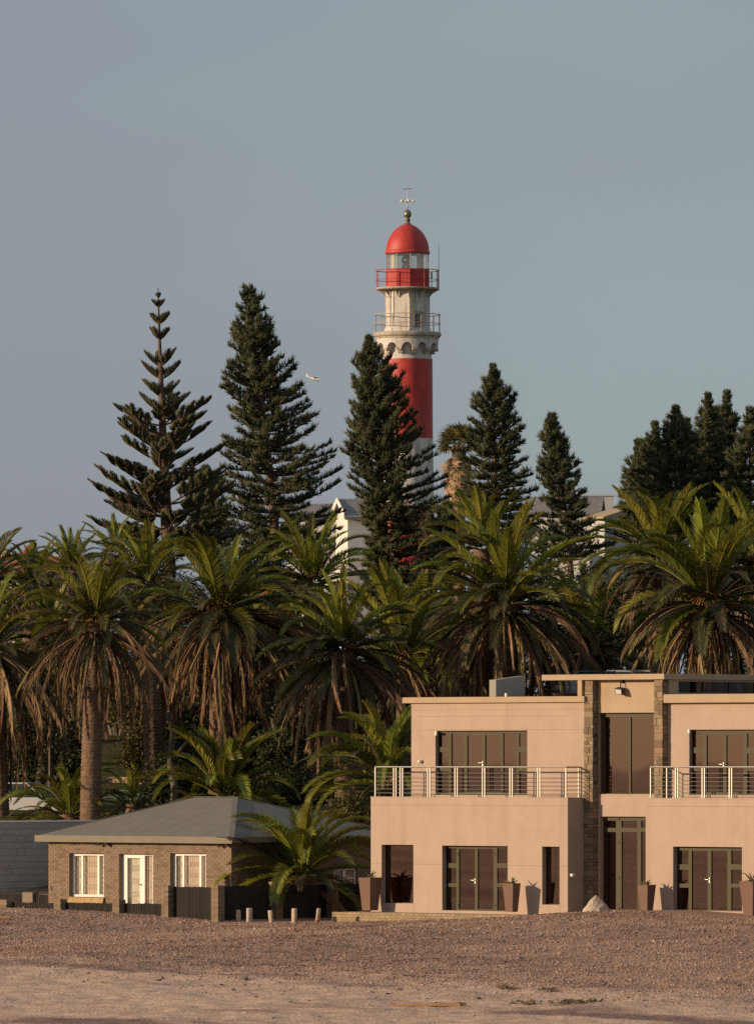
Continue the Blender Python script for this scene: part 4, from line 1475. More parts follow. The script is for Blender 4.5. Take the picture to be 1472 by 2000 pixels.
m.tube([(-Lr(2), Lr(8), LZ(393)), (Lr(2), -Lr(8), LZ(393))], Lr(0.6), 6)
m.build('weather_vane', M['lead'], lh)
for dx, dy in ((-11, -2.5), (11, 2.5), (2.5, -10), (-2.5, 10)):
    MB().lathe([(0, Lr(3)), (Lr(2.2), Lr(2)), (Lr(3), 0), (Lr(2.2), -Lr(2)), (0, -Lr(3))], 10).build('wind_cup', M['white'], lh, True, loc=(Lr(dx), Lr(dy), LZ(392.5)))
m = MB()
m.tube([(Lr(61), -Lr(3), LZ(567)), (Lr(61), -Lr(3), LZ(477))], [Lr(0.8), Lr(0.35)], 6)
m.build('aerial', M['black'], lh)
m = MB()
m.tube([(Lr(47), -Lr(12), LZ(562)), (Lr(47), -Lr(12), LZ(531))], Lr(0.9), 6)
m.tube([(Lr(47), -Lr(12), LZ(545)), (Lr(47), -Lr(12), LZ(533))], Lr(1.6), 8)
m.build('loudhailer', M['lead'], lh)
MB().tube([(Lr(49.0), -Lr(4), LZ(860)), (Lr(48.0), -Lr(4), LZ(700))], Lr(0.7), 6).build('conductor_strip', M['lhledge'], lh)

# ------------------------------------------------------------------ houses on the plateau behind the trees
def gable_house(name, px0, px1, py_eave, py_base, py_ridge, Y, depth, th, wall_m, roof_m, label, tiles=True, over=0.25, wins=(), gable_px=None):
    """gabled house: its long side faces the sea between px0 and px1, the ridge runs along it"""
    fr = Frame((px0 - CX) / F * Y, Y, th)
    u1 = fr.U(px1, 0)
    ze, zb, = fr.Z(py_eave, u1 / 2, 0), fr.Z(py_base, u1 / 2, 0)
    zr = fr.Z(py_ridge, u1 / 2, depth / 2)
    root = empty(name, fr.world(0, 0, zb), label, 'house', rz=-th)
    ze, zr, zb = ze - zb, zr - zb, 0.0
    holes = [(u1 * a, u1 * b, ze * c, ze * d) for a, b, c, d in wins]
    m = MB().plate(0, u1, -3, ze, holes, 0, 0.25)
    m.box(0, u1, 0.3, depth, -3, ze)
    for u in (0, u1 - 0.2):
        m.face([(u, 0, ze), (u, depth, ze), (u, depth / 2, zr - 0.05)])
        m.face([(u + 0.2, 0, ze), (u + 0.2, depth / 2, zr - 0.05), (u + 0.2, depth, ze)])
    m.build('wall', wall_m, root)
    for h in holes:
        w_ = MB().plate(h[0], h[1], h[2], h[3], [(h[0] + 0.07, (h[0] + h[1]) / 2 - 0.03, h[2] + 0.07, h[3] - 0.07), ((h[0] + h[1]) / 2 + 0.03, h[1] - 0.07, h[2] + 0.07, h[3] - 0.07)], 0.1, 0.16).build('window', M['white'], root)
        MB().box(h[0] + 0.05, h[1] - 0.05, 0.13, 0.14, h[2] + 0.05, h[3] - 0.05).build('pane', M['hglass'], w_)
    m = MB()
    k = (zr - ze) / (depth / 2)
    a, b = -over, u1 + over
    for s_ in (0, 1):
        y0, y1 = (-over, depth / 2) if s_ == 0 else (depth + over, depth / 2)
        zq = ze - k * over
        m.hull8([(a, y0, zq), (b, y0, zq), (b, y1, zr), (a, y1, zr)], [(a, y0, zq + 0.12), (b, y0, zq + 0.12), (b, y1, zr + 0.12), (a, y1, zr + 0.12)])
    ro = m.build('roof', roof_m, root)
    if tiles:
        L = math.hypot(depth / 2 + over, zr - ze + k * over)
        nr, nc = max(4, int(L / 0.36)), max(4, int((b - a) / 0.30))
        tm = MB().box(-0.14, 0.14, -0.17, 0.17, 0, 0.035).mesh('tile_mesh', roof_m)
        ang = math.atan2(zr - ze, depth / 2)
        cnt = 0
        for r_ in range(nr):
            f = (r_ + 0.5) / nr
            for c_ in range(nc):
                if cnt >= 300:
                    break
                cnt += 1
                link('tile', tm, ro, (a + (b - a) * (c_ + 0.5) / nc, -over + (depth / 2 + over) * f, ze - k * over + (zr - ze + k * over) * f + 0.115 + 0.012), rot=(ang + 0.05, 0, 0), scale=((b - a) / nc / 0.285, L / nr / 0.335, 1))
    return root, fr, u1, ze, zr


# cream house: gable end turned to the sun, tiled flank to the sea (px 663..790)
gh, gf, gu, ge, gr = gable_house('cream_gable_house', 681, 742, 1011, 1150, 981, 382, 3.3, R(-12), M['hwhite'], M['tile'], 'cream house with a grey tiled gable beside the dark pine at the tower',
                                 wins=[(0.62, 0.9, 0.30, 0.62)])
# bright gable wall with a raised white barge at its end
m = MB()
m.hull8([(-0.30, -0.18, ge - 0.05), (-0.26, -0.18, ge - 0.05), (-0.26, 1.63, gr - 0.02), (-0.30, 1.63, gr - 0.02)], [(-0.30, -0.18, ge + 0.30), (-0.26, -0.18, ge + 0.30), (-0.26, 1.63, gr + 0.24), (-0.30, 1.63, gr + 0.24)])
m.hull8([(-0.30, 3.48, ge - 0.05), (-0.26, 3.48, ge - 0.05), (-0.26, 1.67, gr - 0.02), (-0.30, 1.67, gr - 0.02)], [(-0.30, 3.48, ge + 0.30), (-0.26, 3.48, ge + 0.30), (-0.26, 1.67, gr + 0.24), (-0.30, 1.67, gr + 0.24)])
m.box(-0.06, -0.003, 0.0, 0.35, -3, ge - 0.05)
m.build('barge_board', M['white'], gh)
m = MB()
for k in range(16):
    m.box(0.3 + k * 0.13, 0.32 + k * 0.13, -0.5, -0.48, ge * 0.26, ge * 0.46)
m.box(0.2, 2.5, -0.52, -0.46, ge * 0.46, ge * 0.475)
m.box(0.2, 2.5, -0.6, 0.0, ge * 0.245, ge * 0.26)
m.build('balcony_rail', M['rail_pale'], gh)
gable_house('cream_back_wing', 560, 688, 1012, 1140, 990, 392, 5, R(6), M['hwhite'], M['tile'], 'cream house wing with a brown tiled roof behind the dense pine', wins=[(0.7, 0.8, 0.5, 0.7)])
gable_house('white_terrace_house', 1030, 1165, 1003, 1130, 976, 395, 6, R(4), M['hwhite'], M['tile'], 'white house with a tan tiled roof behind the short leaning pine', wins=[(0.15, 0.3, 0.4, 0.7), (0.5, 0.62, 0.4, 0.7)])
g2, _, gu2, ge2, gr2 = gable_house('grey_gable_house', 1150, 1180, 1012, 1160, 986, 388, 5.5, R(55), M['hgrey'], M['fascia'], 'pale grey gable house in shade between the leaning pine and the palms', tiles=False)
sb = empty('flat_roofed_block', at(1150, 1100, 402), 'distant grey flat roofed block above the tan tiled house', 'building')
bw = (1196 - 1120) / F * 402
MB().box(-bw * 0.5, bw * 0.62, 0, 5, -3, (1100 - 969) / F * 402).build('wall', M['hgrey'], sb)
MB().box(-bw * 0.5 - 0.06, bw * 0.62 + 0.06, -0.06, 5.06, (1100 - 969) / F * 402 + 0.002, (1100 - 969) / F * 402 + 0.1).build('parapet', M['hgrey'], sb)
# red roofed building at the far side
rb_ = empty('red_roofed_building', at(-30, 1120, 400), 'distant red roofed building with a red chimney behind the palms', 'building')
q = 400 / F
MB().box(-2, 5.4, 0, 4, -5, 0).build('wall', M['hwhite'], rb_)
MB().hull8([(-2.2, -0.3, -0.05), (5.6, -0.3, -0.05), (5.6, 4.2, -0.05), (-2.2, 4.2, -0.05)], [(-2.2, 1.9, 35 * q), (4.2, 1.9, 35 * q), (4.2, 2.1, 35 * q), (-2.2, 2.1, 35 * q)]).build('roof', M['redtile'], rb_)
MB().box(-2.2, 4.2, 1.85, 2.15, 35 * q + 0.002, 37.5 * q).build('ridge_cap', M['white'], rb_)
ch = MB()
ch.box(80 * q, 92 * q, 1.6, 2.2, 28 * q, 52 * q)
ch.box(74 * q, 80 * q - 0.003, 1.7, 2.1, 28 * q, 48 * q)
ch.hull8([(78.5 * q, 1.5, 52.02 * q), (93.5 * q, 1.5, 52.02 * q), (93.5 * q, 2.3, 52.02 * q), (78.5 * q, 2.3, 52.02 * q)], [(82 * q, 1.7, 57 * q), (90 * q, 1.7, 57 * q), (90 * q, 2.1, 57 * q), (82 * q, 2.1, 57 * q)])
ch.build('chimney', M['redbrick'], rb_)
for dx in (82.5, 87.5):
    MB().box(dx * q, (dx + 2.4) * q, 1.585, 1.61, 43 * q, 48 * q).build('chimney_vent', M['black'], rb_)
dm = empty('pale_dormer_house', at(12, 1120, 410), 'small pale hipped roof just above the red ridge', 'building')
q = 410 / F
MB().hull8([(-9 * q, 0, 36 * q), (9 * q, 0, 36 * q), (9 * q, 1, 36 * q), (-9 * q, 1, 36 * q)], [(-7 * q, 0.3, 48 * q), (3 * q, 0.3, 48 * q), (3 * q, 0.7, 48 * q), (-7 * q, 0.7, 48 * q)]).build('roof', M['fascia'], dm)
MB().box(-9 * q, 9 * q, 0.02, 0.98, -5, 36 * q - 0.003).build('wall', M['hwhite'], dm)
sp = empty('spire_tower', at(152, 1120, 430), 'small tower with a grey green pyramid spire behind the palms', 'tower')
q = 430 / F
MB().box(-9 * q, 9 * q, -9 * q, 9 * q, -6, 42 * q).build('wall', M['hgrey'], sp)
m = MB()
c4 = [(-14 * q, -14 * q, 42.1 * q), (14 * q, -14 * q, 42.1 * q), (14 * q, 14 * q, 42.1 * q), (-14 * q, 14 * q, 42.1 * q)]
for k in range(4):
    m.face([c4[k], c4[(k + 1) % 4], (0, 0, 82 * q)])
m.face(c4[::-1])
m.build('spire', M['copper'], sp).rotation_euler = (0, 0, R(35))

# garden walls and vehicles glimpsed between the trunks
p = at(230, 1545, 293)
g_ = empty('sandstone_wall', (p.x - 0.7, 293, p.z), 'sunlit sandstone wall glimpsed between the palm trunks', 'wall', rz=R(-25))
MB().box(-0.5, 2.0, 0.02, 0.3, -1.0, 26 * 293 / F).build('wall_core', M['mortar'], g_)
sm_ = MB().box(-0.5, 0.5, 0, 0.06, -0.5, 0.5).mesh('stone_mesh', M['sandstone'])
z = 0.0
while z < 26 * 293 / F - 0.05:
    u = -0.5
    while u < 2.0:
        wd = random.uniform(0.16, 0.4)
        link('stone', sm_, g_, (u + wd / 2, random.uniform(-0.015, 0.015), z + 0.07), scale=(wd - 0.012, 1, 0.128))
        u += wd
    z += 0.14
p = at(235, 1580, 286)
tw = MB().box(-0.9, 1.6, 0, 0.22, -1.5, 34 * 286 / F)
tw.box(-0.95, 1.65, -0.03, 0.25, 34 * 286 / F + 0.002, 37 * 286 / F)
tag(tw.build('garden_wall', M['teal'], loc=p), 'low teal painted garden wall behind the palm trunk', 'wall')


def car(name, loc, rz, m_, label):
    """hatchback with body, cabin, glass, wheels and lights"""
    root = empty(name, loc, label, 'car', rz=rz)
    prof = [(-2.0, 0.35), (-2.05, 0.65), (-1.9, 0.92), (-0.95, 0.98), (1.75, 0.98), (1.95, 0.85), (2.0, 0.4)]
    cab = [(-1.15, 0.97), (-0.45, 1.45), (0.9, 1.5), (1.55, 1.3), (1.8, 0.97)]
    m = MB()
    n = len(prof)
    for s_ in (-1, 1):
        m.v += [(x, s_ * 0.82, z) for x, z in prof]
    m.f += [tuple(range(n))[::-1], tuple(range(n, 2 * n))] + [(i, (i + 1) % n, n + (i + 1) % n, n + i) for i in range(n)]
    m.m += [0] * (n + 2)
    m.build('body', m_, root, bevel=0.05)
    m = MB()
    n = len(cab)
    for s_ in (-1, 1):
        m.v += [(x, s_ * (0.78 if z < 1 else 0.62), z) for x, z in cab]
    m.f += [tuple(range(n))[::-1], tuple(range(n, 2 * n))] + [(i, (i + 1) % n, n + (i + 1) % n, n + i) for i in range(n)]
    m.m += [0] * (n + 2)
    m.build('cabin_glass', M['carglass'], root, bevel=0.03)
    m = MB()
    m.box(-0.45, 0.95, -0.60, 0.60, 1.47, 1.535)
    for s_ in (-1, 1):
        m.tube([(-1.12, s_ * 0.78, 0.98), (-0.45, s_ * 0.625, 1.47)], 0.035, 6)
        m.tube([(0.35, s_ * 0.80, 0.98), (0.35, s_ * 0.63, 1.49)], 0.04, 6)
        m.tube([(1.7, s_ * 0.79, 0.98), (1.5, s_ * 0.625, 1.36), (0.9, s_ * 0.625, 1.5)], 0.045, 6)
    m.build('roof', m_, root, bevel=0.02)
    for x in (-1.3, 1.25):
        for s_ in (-1, 1):
            wv = MB().lathe([(0.0, -0.1), (0.30, -0.1), (0.32, -0.06), (0.32, 0.06), (0.30, 0.1), (0, 0.1)], 20).build('wheel', M['tyre'], root, loc=(x, s_ * 0.76, 0.32))
            wv.rotation_euler = (R(90), 0, 0)
            MB().lathe([(0.0, -0.115), (0.19, -0.112), (0.2, 0.112), (0, 0.115)], 14).build('rim', M['chrome'], wv)
    for s_ in (-0.6, 0.6):
        MB().box(-2.06, -1.9, s_ - 0.16, s_ + 0.16, 0.66, 0.8).build('headlight', M['carglass'], root)
        MB().box(1.86, 1.99, s_ - 0.14, s_ + 0.14, 0.62, 0.82).build('tail_light', M['rail_red'], root)
    return root


p = at(45, 1597, 281)
car('parked_car', (p.x, 281, p.z - 0.2), R(160), M['carwhite'], 'white car parked behind the block wall, seen between palm trunks')
p = at(1160, 1335, 284)
MB().box(0, 0.1, 0, 0.1, 0, 0.1)
car('parked_car', (p.x, 289, p.z - 1.0), R(65), M['carblack'], 'black car parked under the palms above the tower roof')
p = at(1245, 1330, 292)
bl = empty('blue_garden_building', (p.x, 292, p.z - 3.5), 'pale blue wall glimpsed between the palms above the tower roof', 'building')
MB().box(-1.1, 1.2, 0, 2, 0, 3 + 42 * 292 / F).build('wall', M['bluewall'], bl)
MB().box(-1.2, 1.3, -0.2, 2.2, 3.005 + 42 * 292 / F, 3.08 + 42 * 292 / F).build('roof', M['bluewall'], bl)
MB().box(0.35, 0.85, -0.02, 0.02, 3 + 22 * 292 / F, 3 + 48 * 292 / F).build('window', M['hglass'], bl)

# ------------------------------------------------------------------ light aircraft, far off
PY = 4400.0
p = at(612.5, 739.5, PY)
ap = empty('light_aircraft', p, 'small white high winged aeroplane flying beside the dense pine top', 'aeroplane')
ap.rotation_euler = (0, R(10), R(-12))
L = 8.6
fu = []
for x, rz_, rw in ((-4.3, 0.10, 0.06), (-3.2, 0.28, 0.2), (-1.6, 0.5, 0.45), (-0.3, 0.72, 0.6), (1.6, 0.74, 0.6), (2.6, 0.62, 0.55), (3.6, 0.5, 0.45), (4.1, 0.22, 0.2)):
    fu.append((x, rz_, rw))
m = MB()
for x, a, b in fu:
    for k in range(12):
        t = 2 * math.pi * k / 12
        m.v.append((x, b * math.cos(t), a * math.sin(t) + (0.28 if x < -1 else 0.0) * min(1, (-x - 1) / 2 if x < -1 else 0)))
for i in range(len(fu) - 1):
    for k in range(12):
        m.f.append((i * 12 + k, i * 12 + (k + 1) % 12, (i + 1) * 12 + (k + 1) % 12, (i + 1) * 12 + k))
        m.m.append(0)
m.f += [tuple(range(12)), tuple(range((len(fu) - 1) * 12, len(fu) * 12))[::-1]]
m.m += [0, 0]
m.build('fuselage', M['plane'], ap, True)
MB().hull8([(-4.5, -0.06, 0.3), (-3.0, -0.06, 0.45), (-3.0, 0.06, 0.45), (-4.5, 0.06, 0.3)], [(-5.1, -0.04, 2.3), (-4.4, -0.04, 2.35), (-4.4, 0.04, 2.35), (-5.1, 0.04, 2.3)]).build('tail_fin', M['plane'], ap)
MB().box(-4.6, -3.7, -2.0, 2.0, 0.28, 0.36).build('tailplane', M['plane'], ap)
MB().hull8([(-0.3, -5.6, 0.92), (1.2, -5.6, 0.92), (1.2, 5.6, 0.92), (-0.3, 5.6, 0.92)], [(-0.1, -5.6, 1.06), (1.0, -5.6, 1.06), (1.0, 5.6, 1.06), (-0.1, 5.6, 1.06)]).build('wing', M['hgrey'], ap)
MB().hull8([(0.1, -0.66, 0.25), (2.5, -0.6, 0.25), (2.5, 0.6, 0.25), (0.1, 0.66, 0.25)], [(0.3, -0.5, 0.9), (1.5, -0.5, 0.9), (1.5, 0.5, 0.9), (0.3, 0.5, 0.9)]).build('cockpit_glass', M['carglass'], ap)
for x, y in ((0.6, -1.1), (0.6, 1.1), (2.9, 0)):
    w_ = MB()
    w_.tube([(x, y * 0.5, -0.5), (x, y, -1.0)], 0.05, 6)
    w_.tube([(x, y - 0.08, -1.1), (x, y + 0.08, -1.1)], 0.2, 12)
    w_.build('landing_wheel', M['tyre'], ap)
m = MB()
for k in range(2):
    a = R(35) + math.pi * k
    m.tube([(4.2, 0, 0), (4.2, math.cos(a) * 0.95, math.sin(a) * 0.95)], [0.08, 0.03], 5)
m.tube([(4.05, 0, 0), (4.45, 0, 0)], [0.2, 0.03], 10)
m.build('propeller', M['black'], ap)

# ------------------------------------------------------------------ palms
def frond_mesh(name, e0, bend, n_leaf, leaf_len, width, lift, droop, seed, m, dead=False):
    """one pinnate leaf of unit-ish length 1, leaving the crown at e0 degrees and bowing down; each leaflet a folded blade"""
    r = np.random.default_rng(seed)
    K = 13
    t = np.linspace(0, 1, K)
    ang = np.radians(np.maximum(e0 - bend * t ** (1.4 if dead else 1.9), -89))
    ds = 1.0 / (K - 1)
    px = np.concatenate([[0], np.cumsum(np.cos((ang[1:] + ang[:-1]) / 2)) * ds])
    pz = np.concatenate([[0], np.cumsum(np.sin((ang[1:] + ang[:-1]) / 2)) * ds])
    side = r.normal(0, 0.04) * t ** 2
    V, T = [], []
    # rachis
    for i in range(K):
        rad = 0.013 * (1 - t[i]) ** 0.8 + 0.0022
        nrm = np.array([-math.sin(ang[i]), 0, math.cos(ang[i])])
        p = np.array([px[i], side[i], pz[i]])
        V += [p + np.array([0, rad, 0]), p + nrm * rad, p - np.array([0, rad, 0]), p - nrm * rad * 0.6]
    for i in range(K - 1):
        for k in range(4):
            a, b, c, d = i * 4 + k, i * 4 + (k + 1) % 4, (i + 1) * 4 + (k + 1) % 4, (i + 1) * 4 + k
            T += [(a, b, c), (a, c, d)]
    # leaflets
    for s_ in (-1, 1):
        for j in range(n_leaf):
            f = 0.10 + 0.90 * (j + r.uniform(0, 0.6)) / n_leaf
            f = min(f, 0.998)
            if dead and r.random() < 0.12:
                continue
            a = np.interp(f, t, ang)
            p = np.array([np.interp(f, t, px), np.interp(f, t, side), np.interp(f, t, pz)])
            Tn = np.array([math.cos(a), 0, math.sin(a)])
            N = np.array([-math.sin(a), 0, math.cos(a)])
            Bn = np.array([0, s_, 0.0])
            fw = math.radians(54 - 30 * f + r.normal(0, 4))
            lf = math.radians(lift + r.normal(0, 7 if not dead else 20))
            if dead:
                d = Tn * 0.9 + Bn * (0.08 + 0.22 * r.random()) + np.array([0, 0, -0.35]) + N * r.normal(0, 0.10)
            else:
                d = Tn * math.cos(fw) + (Bn * math.cos(lf) + N * math.sin(lf)) * math.sin(fw)
            d /= np.linalg.norm(d)
            ll = leaf_len * (0.25 + 0.75 * min(1, f / 0.3)) * (1 - 0.5 * max(0, (f - 0.5) / 0.5) ** 1.8) * r.uniform(0.9, 1.06)
            wv = Tn - d * np.dot(Tn, d)
            wv /= (np.linalg.norm(wv) + 1e-9)
            wv = wv * width * r.uniform(0.8, 1.15)
            mid = p + d * ll * 0.55 + np.array([0, 0, -droop * ll * 0.15])
            tip = p + d * ll * 0.98 + np.array([0, 0, -droop * ll * 0.6])
            b = len(V)
            V += [p - wv * 0.5, p + wv * 0.5, mid + wv, mid - wv, tip]
            T += [(b, b + 1, b + 2), (b, b + 2, b + 3), (b + 3, b + 2, b + 4)]
    return npmesh(name, V, T, m)


LIVE_E = [86, 76, 66, 54, 42, 30, 16, 2, -12]
LIVE, DULL, DEAD = {}, {}, {}
for i, e in enumerate(LIVE_E):
    LIVE[e] = [frond_mesh('frond_mesh', e, b, 92, 0.182, 0.0062, 30 if e > 40 else 24, 0.10, 100 + i * 7 + k, M['frond']) for k, b in enumerate((30, 50, 78) if e > 50 else (44, 64, 92))]
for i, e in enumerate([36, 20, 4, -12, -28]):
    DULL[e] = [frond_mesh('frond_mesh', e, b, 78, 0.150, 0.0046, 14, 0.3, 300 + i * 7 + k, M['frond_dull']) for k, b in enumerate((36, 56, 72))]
for i, e in enumerate([0, -18, -36, -54, -70]):
    DEAD[e] = [frond_mesh('frond_mesh', e, b, 60, 0.115, 0.0036, 0, 0.5, 500 + i * 7 + k, M['frond_dead'], True) for k, b in enumerate((46, 66, 90))]


def near(d, e):
    return d[min(d, key=lambda q: abs(q - e))]


# crown heart: a tuft of orange-brown flower stalks
def tuft_mesh(seed):
    r = np.random.default_rng(seed)
    V, T = [], []
    for k in range(46):
        p = np.zeros(3)
        a = r.normal(0, 0.5)
        el = r.uniform(0.1, 1.0)
        L = r.uniform(0.35, 0.75)
        pts = []
        for s_ in range(4):
            f = s_ / 3
            e2 = el - f * 1.5
            pts.append(p.copy())
            p = p + np.array([math.cos(a) * math.cos(e2), math.sin(a) * math.cos(e2), math.sin(e2)]) * L / 3
        for i in range(3):
            b = len(V)
            w_ = np.array([-math.sin(a), math.cos(a), 0.3]) * 0.011
            V += [pts[i] - w_, pts[i] + w_, pts[i + 1] + w_, pts[i + 1] - w_]
            T += [(b, b + 1, b + 2), (b, b + 2, b + 3)]
    return npmesh('flower_stalk_mesh', V, T, M['stalk'])


TUFT = [tuft_mesh(i) for i in range(3)]


def trunk_mesh(h, r0, r1, lean, seed):
    """palm trunk with spiral leaf scars standing proud"""
    rs = random.Random(seed)
    ns, nz = 24, max(8, int(h / 0.045))
    V, Q = [], []
    for i in range(nz + 1):
        f = i / nz
        z = f * h
        rr = r0 * 1.12 if f < 0.02 else r0 + (r1 - r0) * f
        flare = 1.0 + 0.25 * max(0, (f - 0.86) / 0.14)
        for k in range(ns):
            a = 2 * math.pi * k / ns
            ph = (i % 3) / 3.0
            bump = 0.034 * (1 - ph) + 0.030 * ((k + (i // 3)) % 2) + rs.uniform(-0.012, 0.012)
            q = rr * flare + bump
            V.append((lean[0] * f ** 1.3 + q * math.cos(a), lean[1] * f ** 1.3 + q * math.sin(a), z))
    for i in range(nz):
        for k in range(ns):
            k2 = (k + 1) % ns
            Q.append((i * ns + k, i * ns + k2, (i + 1) * ns + k2, (i + 1) * ns + k))
    return npmesh('trunk_mesh', V, Q, M['pbark'])


def palm(crown, base_px, Y, L, label, seed, n_live=34, n_dull=18, n_dead=34, tr=0.34, name='date_palm', dead_len=1.0, squat=False, lean_up=0.0, flowers=3, arch=False):
    rs = random.Random(seed)
    c = at(crown[0], crown[1], Y)
    bx_ = (base_px - CX) / F * Y
    g = gz(bx_, Y) - 0.15
    if squat:
        g = c.z - 0.35
    root = empty(name, (bx_, Y, g), label, 'palm tree', 'date palms behind the houses' if name == 'date_palm' else None)
    h = c.z - g
    lean = (c.x - bx_, 0.0)
    if h > 0.6:
        link('trunk', trunk_mesh(h, tr, tr * 0.92, lean, seed), root)
    else:
        link('trunk', trunk_mesh(max(h, 0.5), tr, tr * 1.05, lean, seed), root)
    hub = Vector((c.x - bx_, 0, h))
    ga = rs.uniform(0, 6.28)
    w0, wa = rs.uniform(0, 6.28), rs.uniform(2, 11)

    def put(msh, az, el, ln, spread):
        o = link('frond', msh, root, hub + Vector((math.cos(az) * spread, math.sin(az) * spread, math.sin(R(el)) * 0.18 - (0.25 if el < -10 else 0))),
                 rot=(rs.gauss(0, 0.13), 0, az), scale=(ln, ln * rs.uniform(0.85, 1.1), ln))
        return o
    n_live = int(n_live * 0.85)
    n_dull = int(n_dull * 1.5)
    n_dead = int(n_dead * 1.5)
    for i in range(n_live):
        f = (i + 0.5) / n_live
        el = 89 - 94 * f ** 1.2 + rs.gauss(0, 5) + lean_up
        az = ga + i * 2.39996 + rs.gauss(0, 0.22)
        el += wa * math.cos(az - w0)
        put(near(LIVE, el)[rs.choice((1, 2, 2)) if arch else rs.choice((0, 1, 2))], az, el, L * rs.uniform(0.84, 1.06) * (0.86 + 0.14 * min(1, f * 3)), 0.12 + 0.14 * f)
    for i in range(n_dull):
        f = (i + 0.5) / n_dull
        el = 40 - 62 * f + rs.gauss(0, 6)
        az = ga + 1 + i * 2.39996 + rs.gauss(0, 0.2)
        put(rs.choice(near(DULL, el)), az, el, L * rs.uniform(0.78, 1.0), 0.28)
    for i in range(n_dead):
        f = (i + 0.5) / n_dead
        el = -4 - 66 * f + rs.gauss(0, 7)
        az = ga + 2 + i * 2.39996 + rs.gauss(0, 0.3)
        put(rs.choice(near(DEAD, el)), az, el, L * dead_len * rs.uniform(0.66, 1.08), 0.26 + 0.12 * rs.random())
    for i in range(flowers):
        az = -math.pi / 2 + rs.uniform(-1.5, 1.5)
        link('flower_stalk', rs.choice(TUFT), root, hub + Vector((math.cos(az) * 0.3, math.sin(az) * 0.3, 0.12)), rot=(0, 0, az), scale=(L * 0.33,) * 3)
    return root


# the front row, tall with brown skirts
palm((186, 1218), 175, 268.8, 3.0, 'tall date palm whose bare patterned trunk rises behind the pale block wall', 1, 36, 26, 44, 0.33, dead_len=1.18)
palm((-18, 1262), 3, 277, 2.9, 'date palm cut by the picture edge with a long hanging brown skirt', 2, 30, 18, 56, 0.27, dead_len=1.7)
palm((432, 1195), 428, 276, 3.45, 'big date palm with a wide brown skirt above the hipped roof ridge', 3, 36, 30, 66, 0.36, dead_len=1.3, flowers=6)
palm((668, 1272), 676, 273, 3.15, 'dark date palm in the middle, its skirt hanging over the low young palm', 4, 34, 30, 62, 0.36, dead_len=1.25, flowers=4)
palm((986, 1180), 985, 274, 3.8, 'date palm with a thick skirt directly behind the sloping roof hood', 5, 40, 34, 72, 0.4, dead_len=1.15, flowers=3)
palm((1384, 1180), 1386, 272, 4.1, 'date palm with a thick skirt behind the dark end of the tower roof slab', 6, 40, 34, 70, 0.4, dead_len=1.0, flowers=5)
# the second row
palm((288, 1140), 300, 288, 2.6, 'date palm with a slim dark trunk and bright upright fronds under the tiered pine', 7, 34, 16, 22, 0.3)
palm((612, 1140), 610, 291, 2.95, 'date palm with upright fronds reaching before the cream gable house', 8, 34, 18, 26, 0.34)
palm((1288, 1095), 1288, 291, 3.5, 'date palm with fronds reaching up before the clustered pines', 9, 38, 20, 36, 0.36)
palm((792, 1290), 790, 287, 3.9, 'bright green young date palm between the middle palm and the hooded roof', 10, 34, 14, 16, 0.32, lean_up=4)
palm((944, 1072), 944, 298, 2.8, 'date palm whose crown stands behind and above the palm at the roof hood', 11, 32, 16, 20, 0.34)
palm((62, 1145), 60, 297, 2.0, 'small crowned date palm below the red roofed building', 12, 30, 18, 24, 0.3)
palm((140, 1118), 142, 303, 1.9, 'date palm with arching fronds directly below the pyramid spire', 13, 32, 16, 18, 0.3)
palm((-22, 1130), -24, 286, 2.3, 'date palm at the picture edge with fronds against the sky beside the red roof', 14, 30, 18, 24, 0.3)
palm((226, 1084), 180, 310, 1.7, 'far date palm arching out under the lowest boughs of the tiered pine', 15, 28, 14, 14, 0.28)
palm((1145, 1265), 1145, 297, 3.6, 'shaded date palm below the short leaning pine, between the two big palms', 16, 28, 24, 46, 0.34)
palm((520, 1250), 520, 293, 3.0, 'shaded date palm in the gap between the wide skirted palm and the middle palm', 17, 20, 26, 46, 0.34)
palm((868, 1262), 868, 294, 3.4, 'shaded date palm in the gap left of the hooded roof palm', 18, 24, 24, 40, 0.34)
palm((98, 1258), 96, 289, 2.7, 'shaded date palm behind the edge palm and the bare trunk palm', 19, 24, 24, 40, 0.32)
palm((318, 1245), 305, 295, 2.7, 'shaded date palm between the bare trunk palm and the wide skirted palm', 20, 20, 22, 36, 0.3)
palm((1480, 1110), 1480, 290, 3.6, 'date palm half outside the picture behind the dark slab palm', 27, 30, 20, 36, 0.34)
palm((372, 1300), 372, 299, 2.9, 'shaded date palm low between the slim dark trunk and the wide skirt', 28, 10, 26, 50, 0.3, dead_len=1.3)
palm((566, 1335), 566, 297, 2.9, 'shaded date palm low behind the middle palm, all hanging brown fronds', 29, 8, 26, 56, 0.3, dead_len=1.3)
palm((742, 1345), 742, 296, 2.8, 'shaded date palm low behind the young palm at the balcony corner', 30, 10, 28, 50, 0.3, dead_len=1.2)
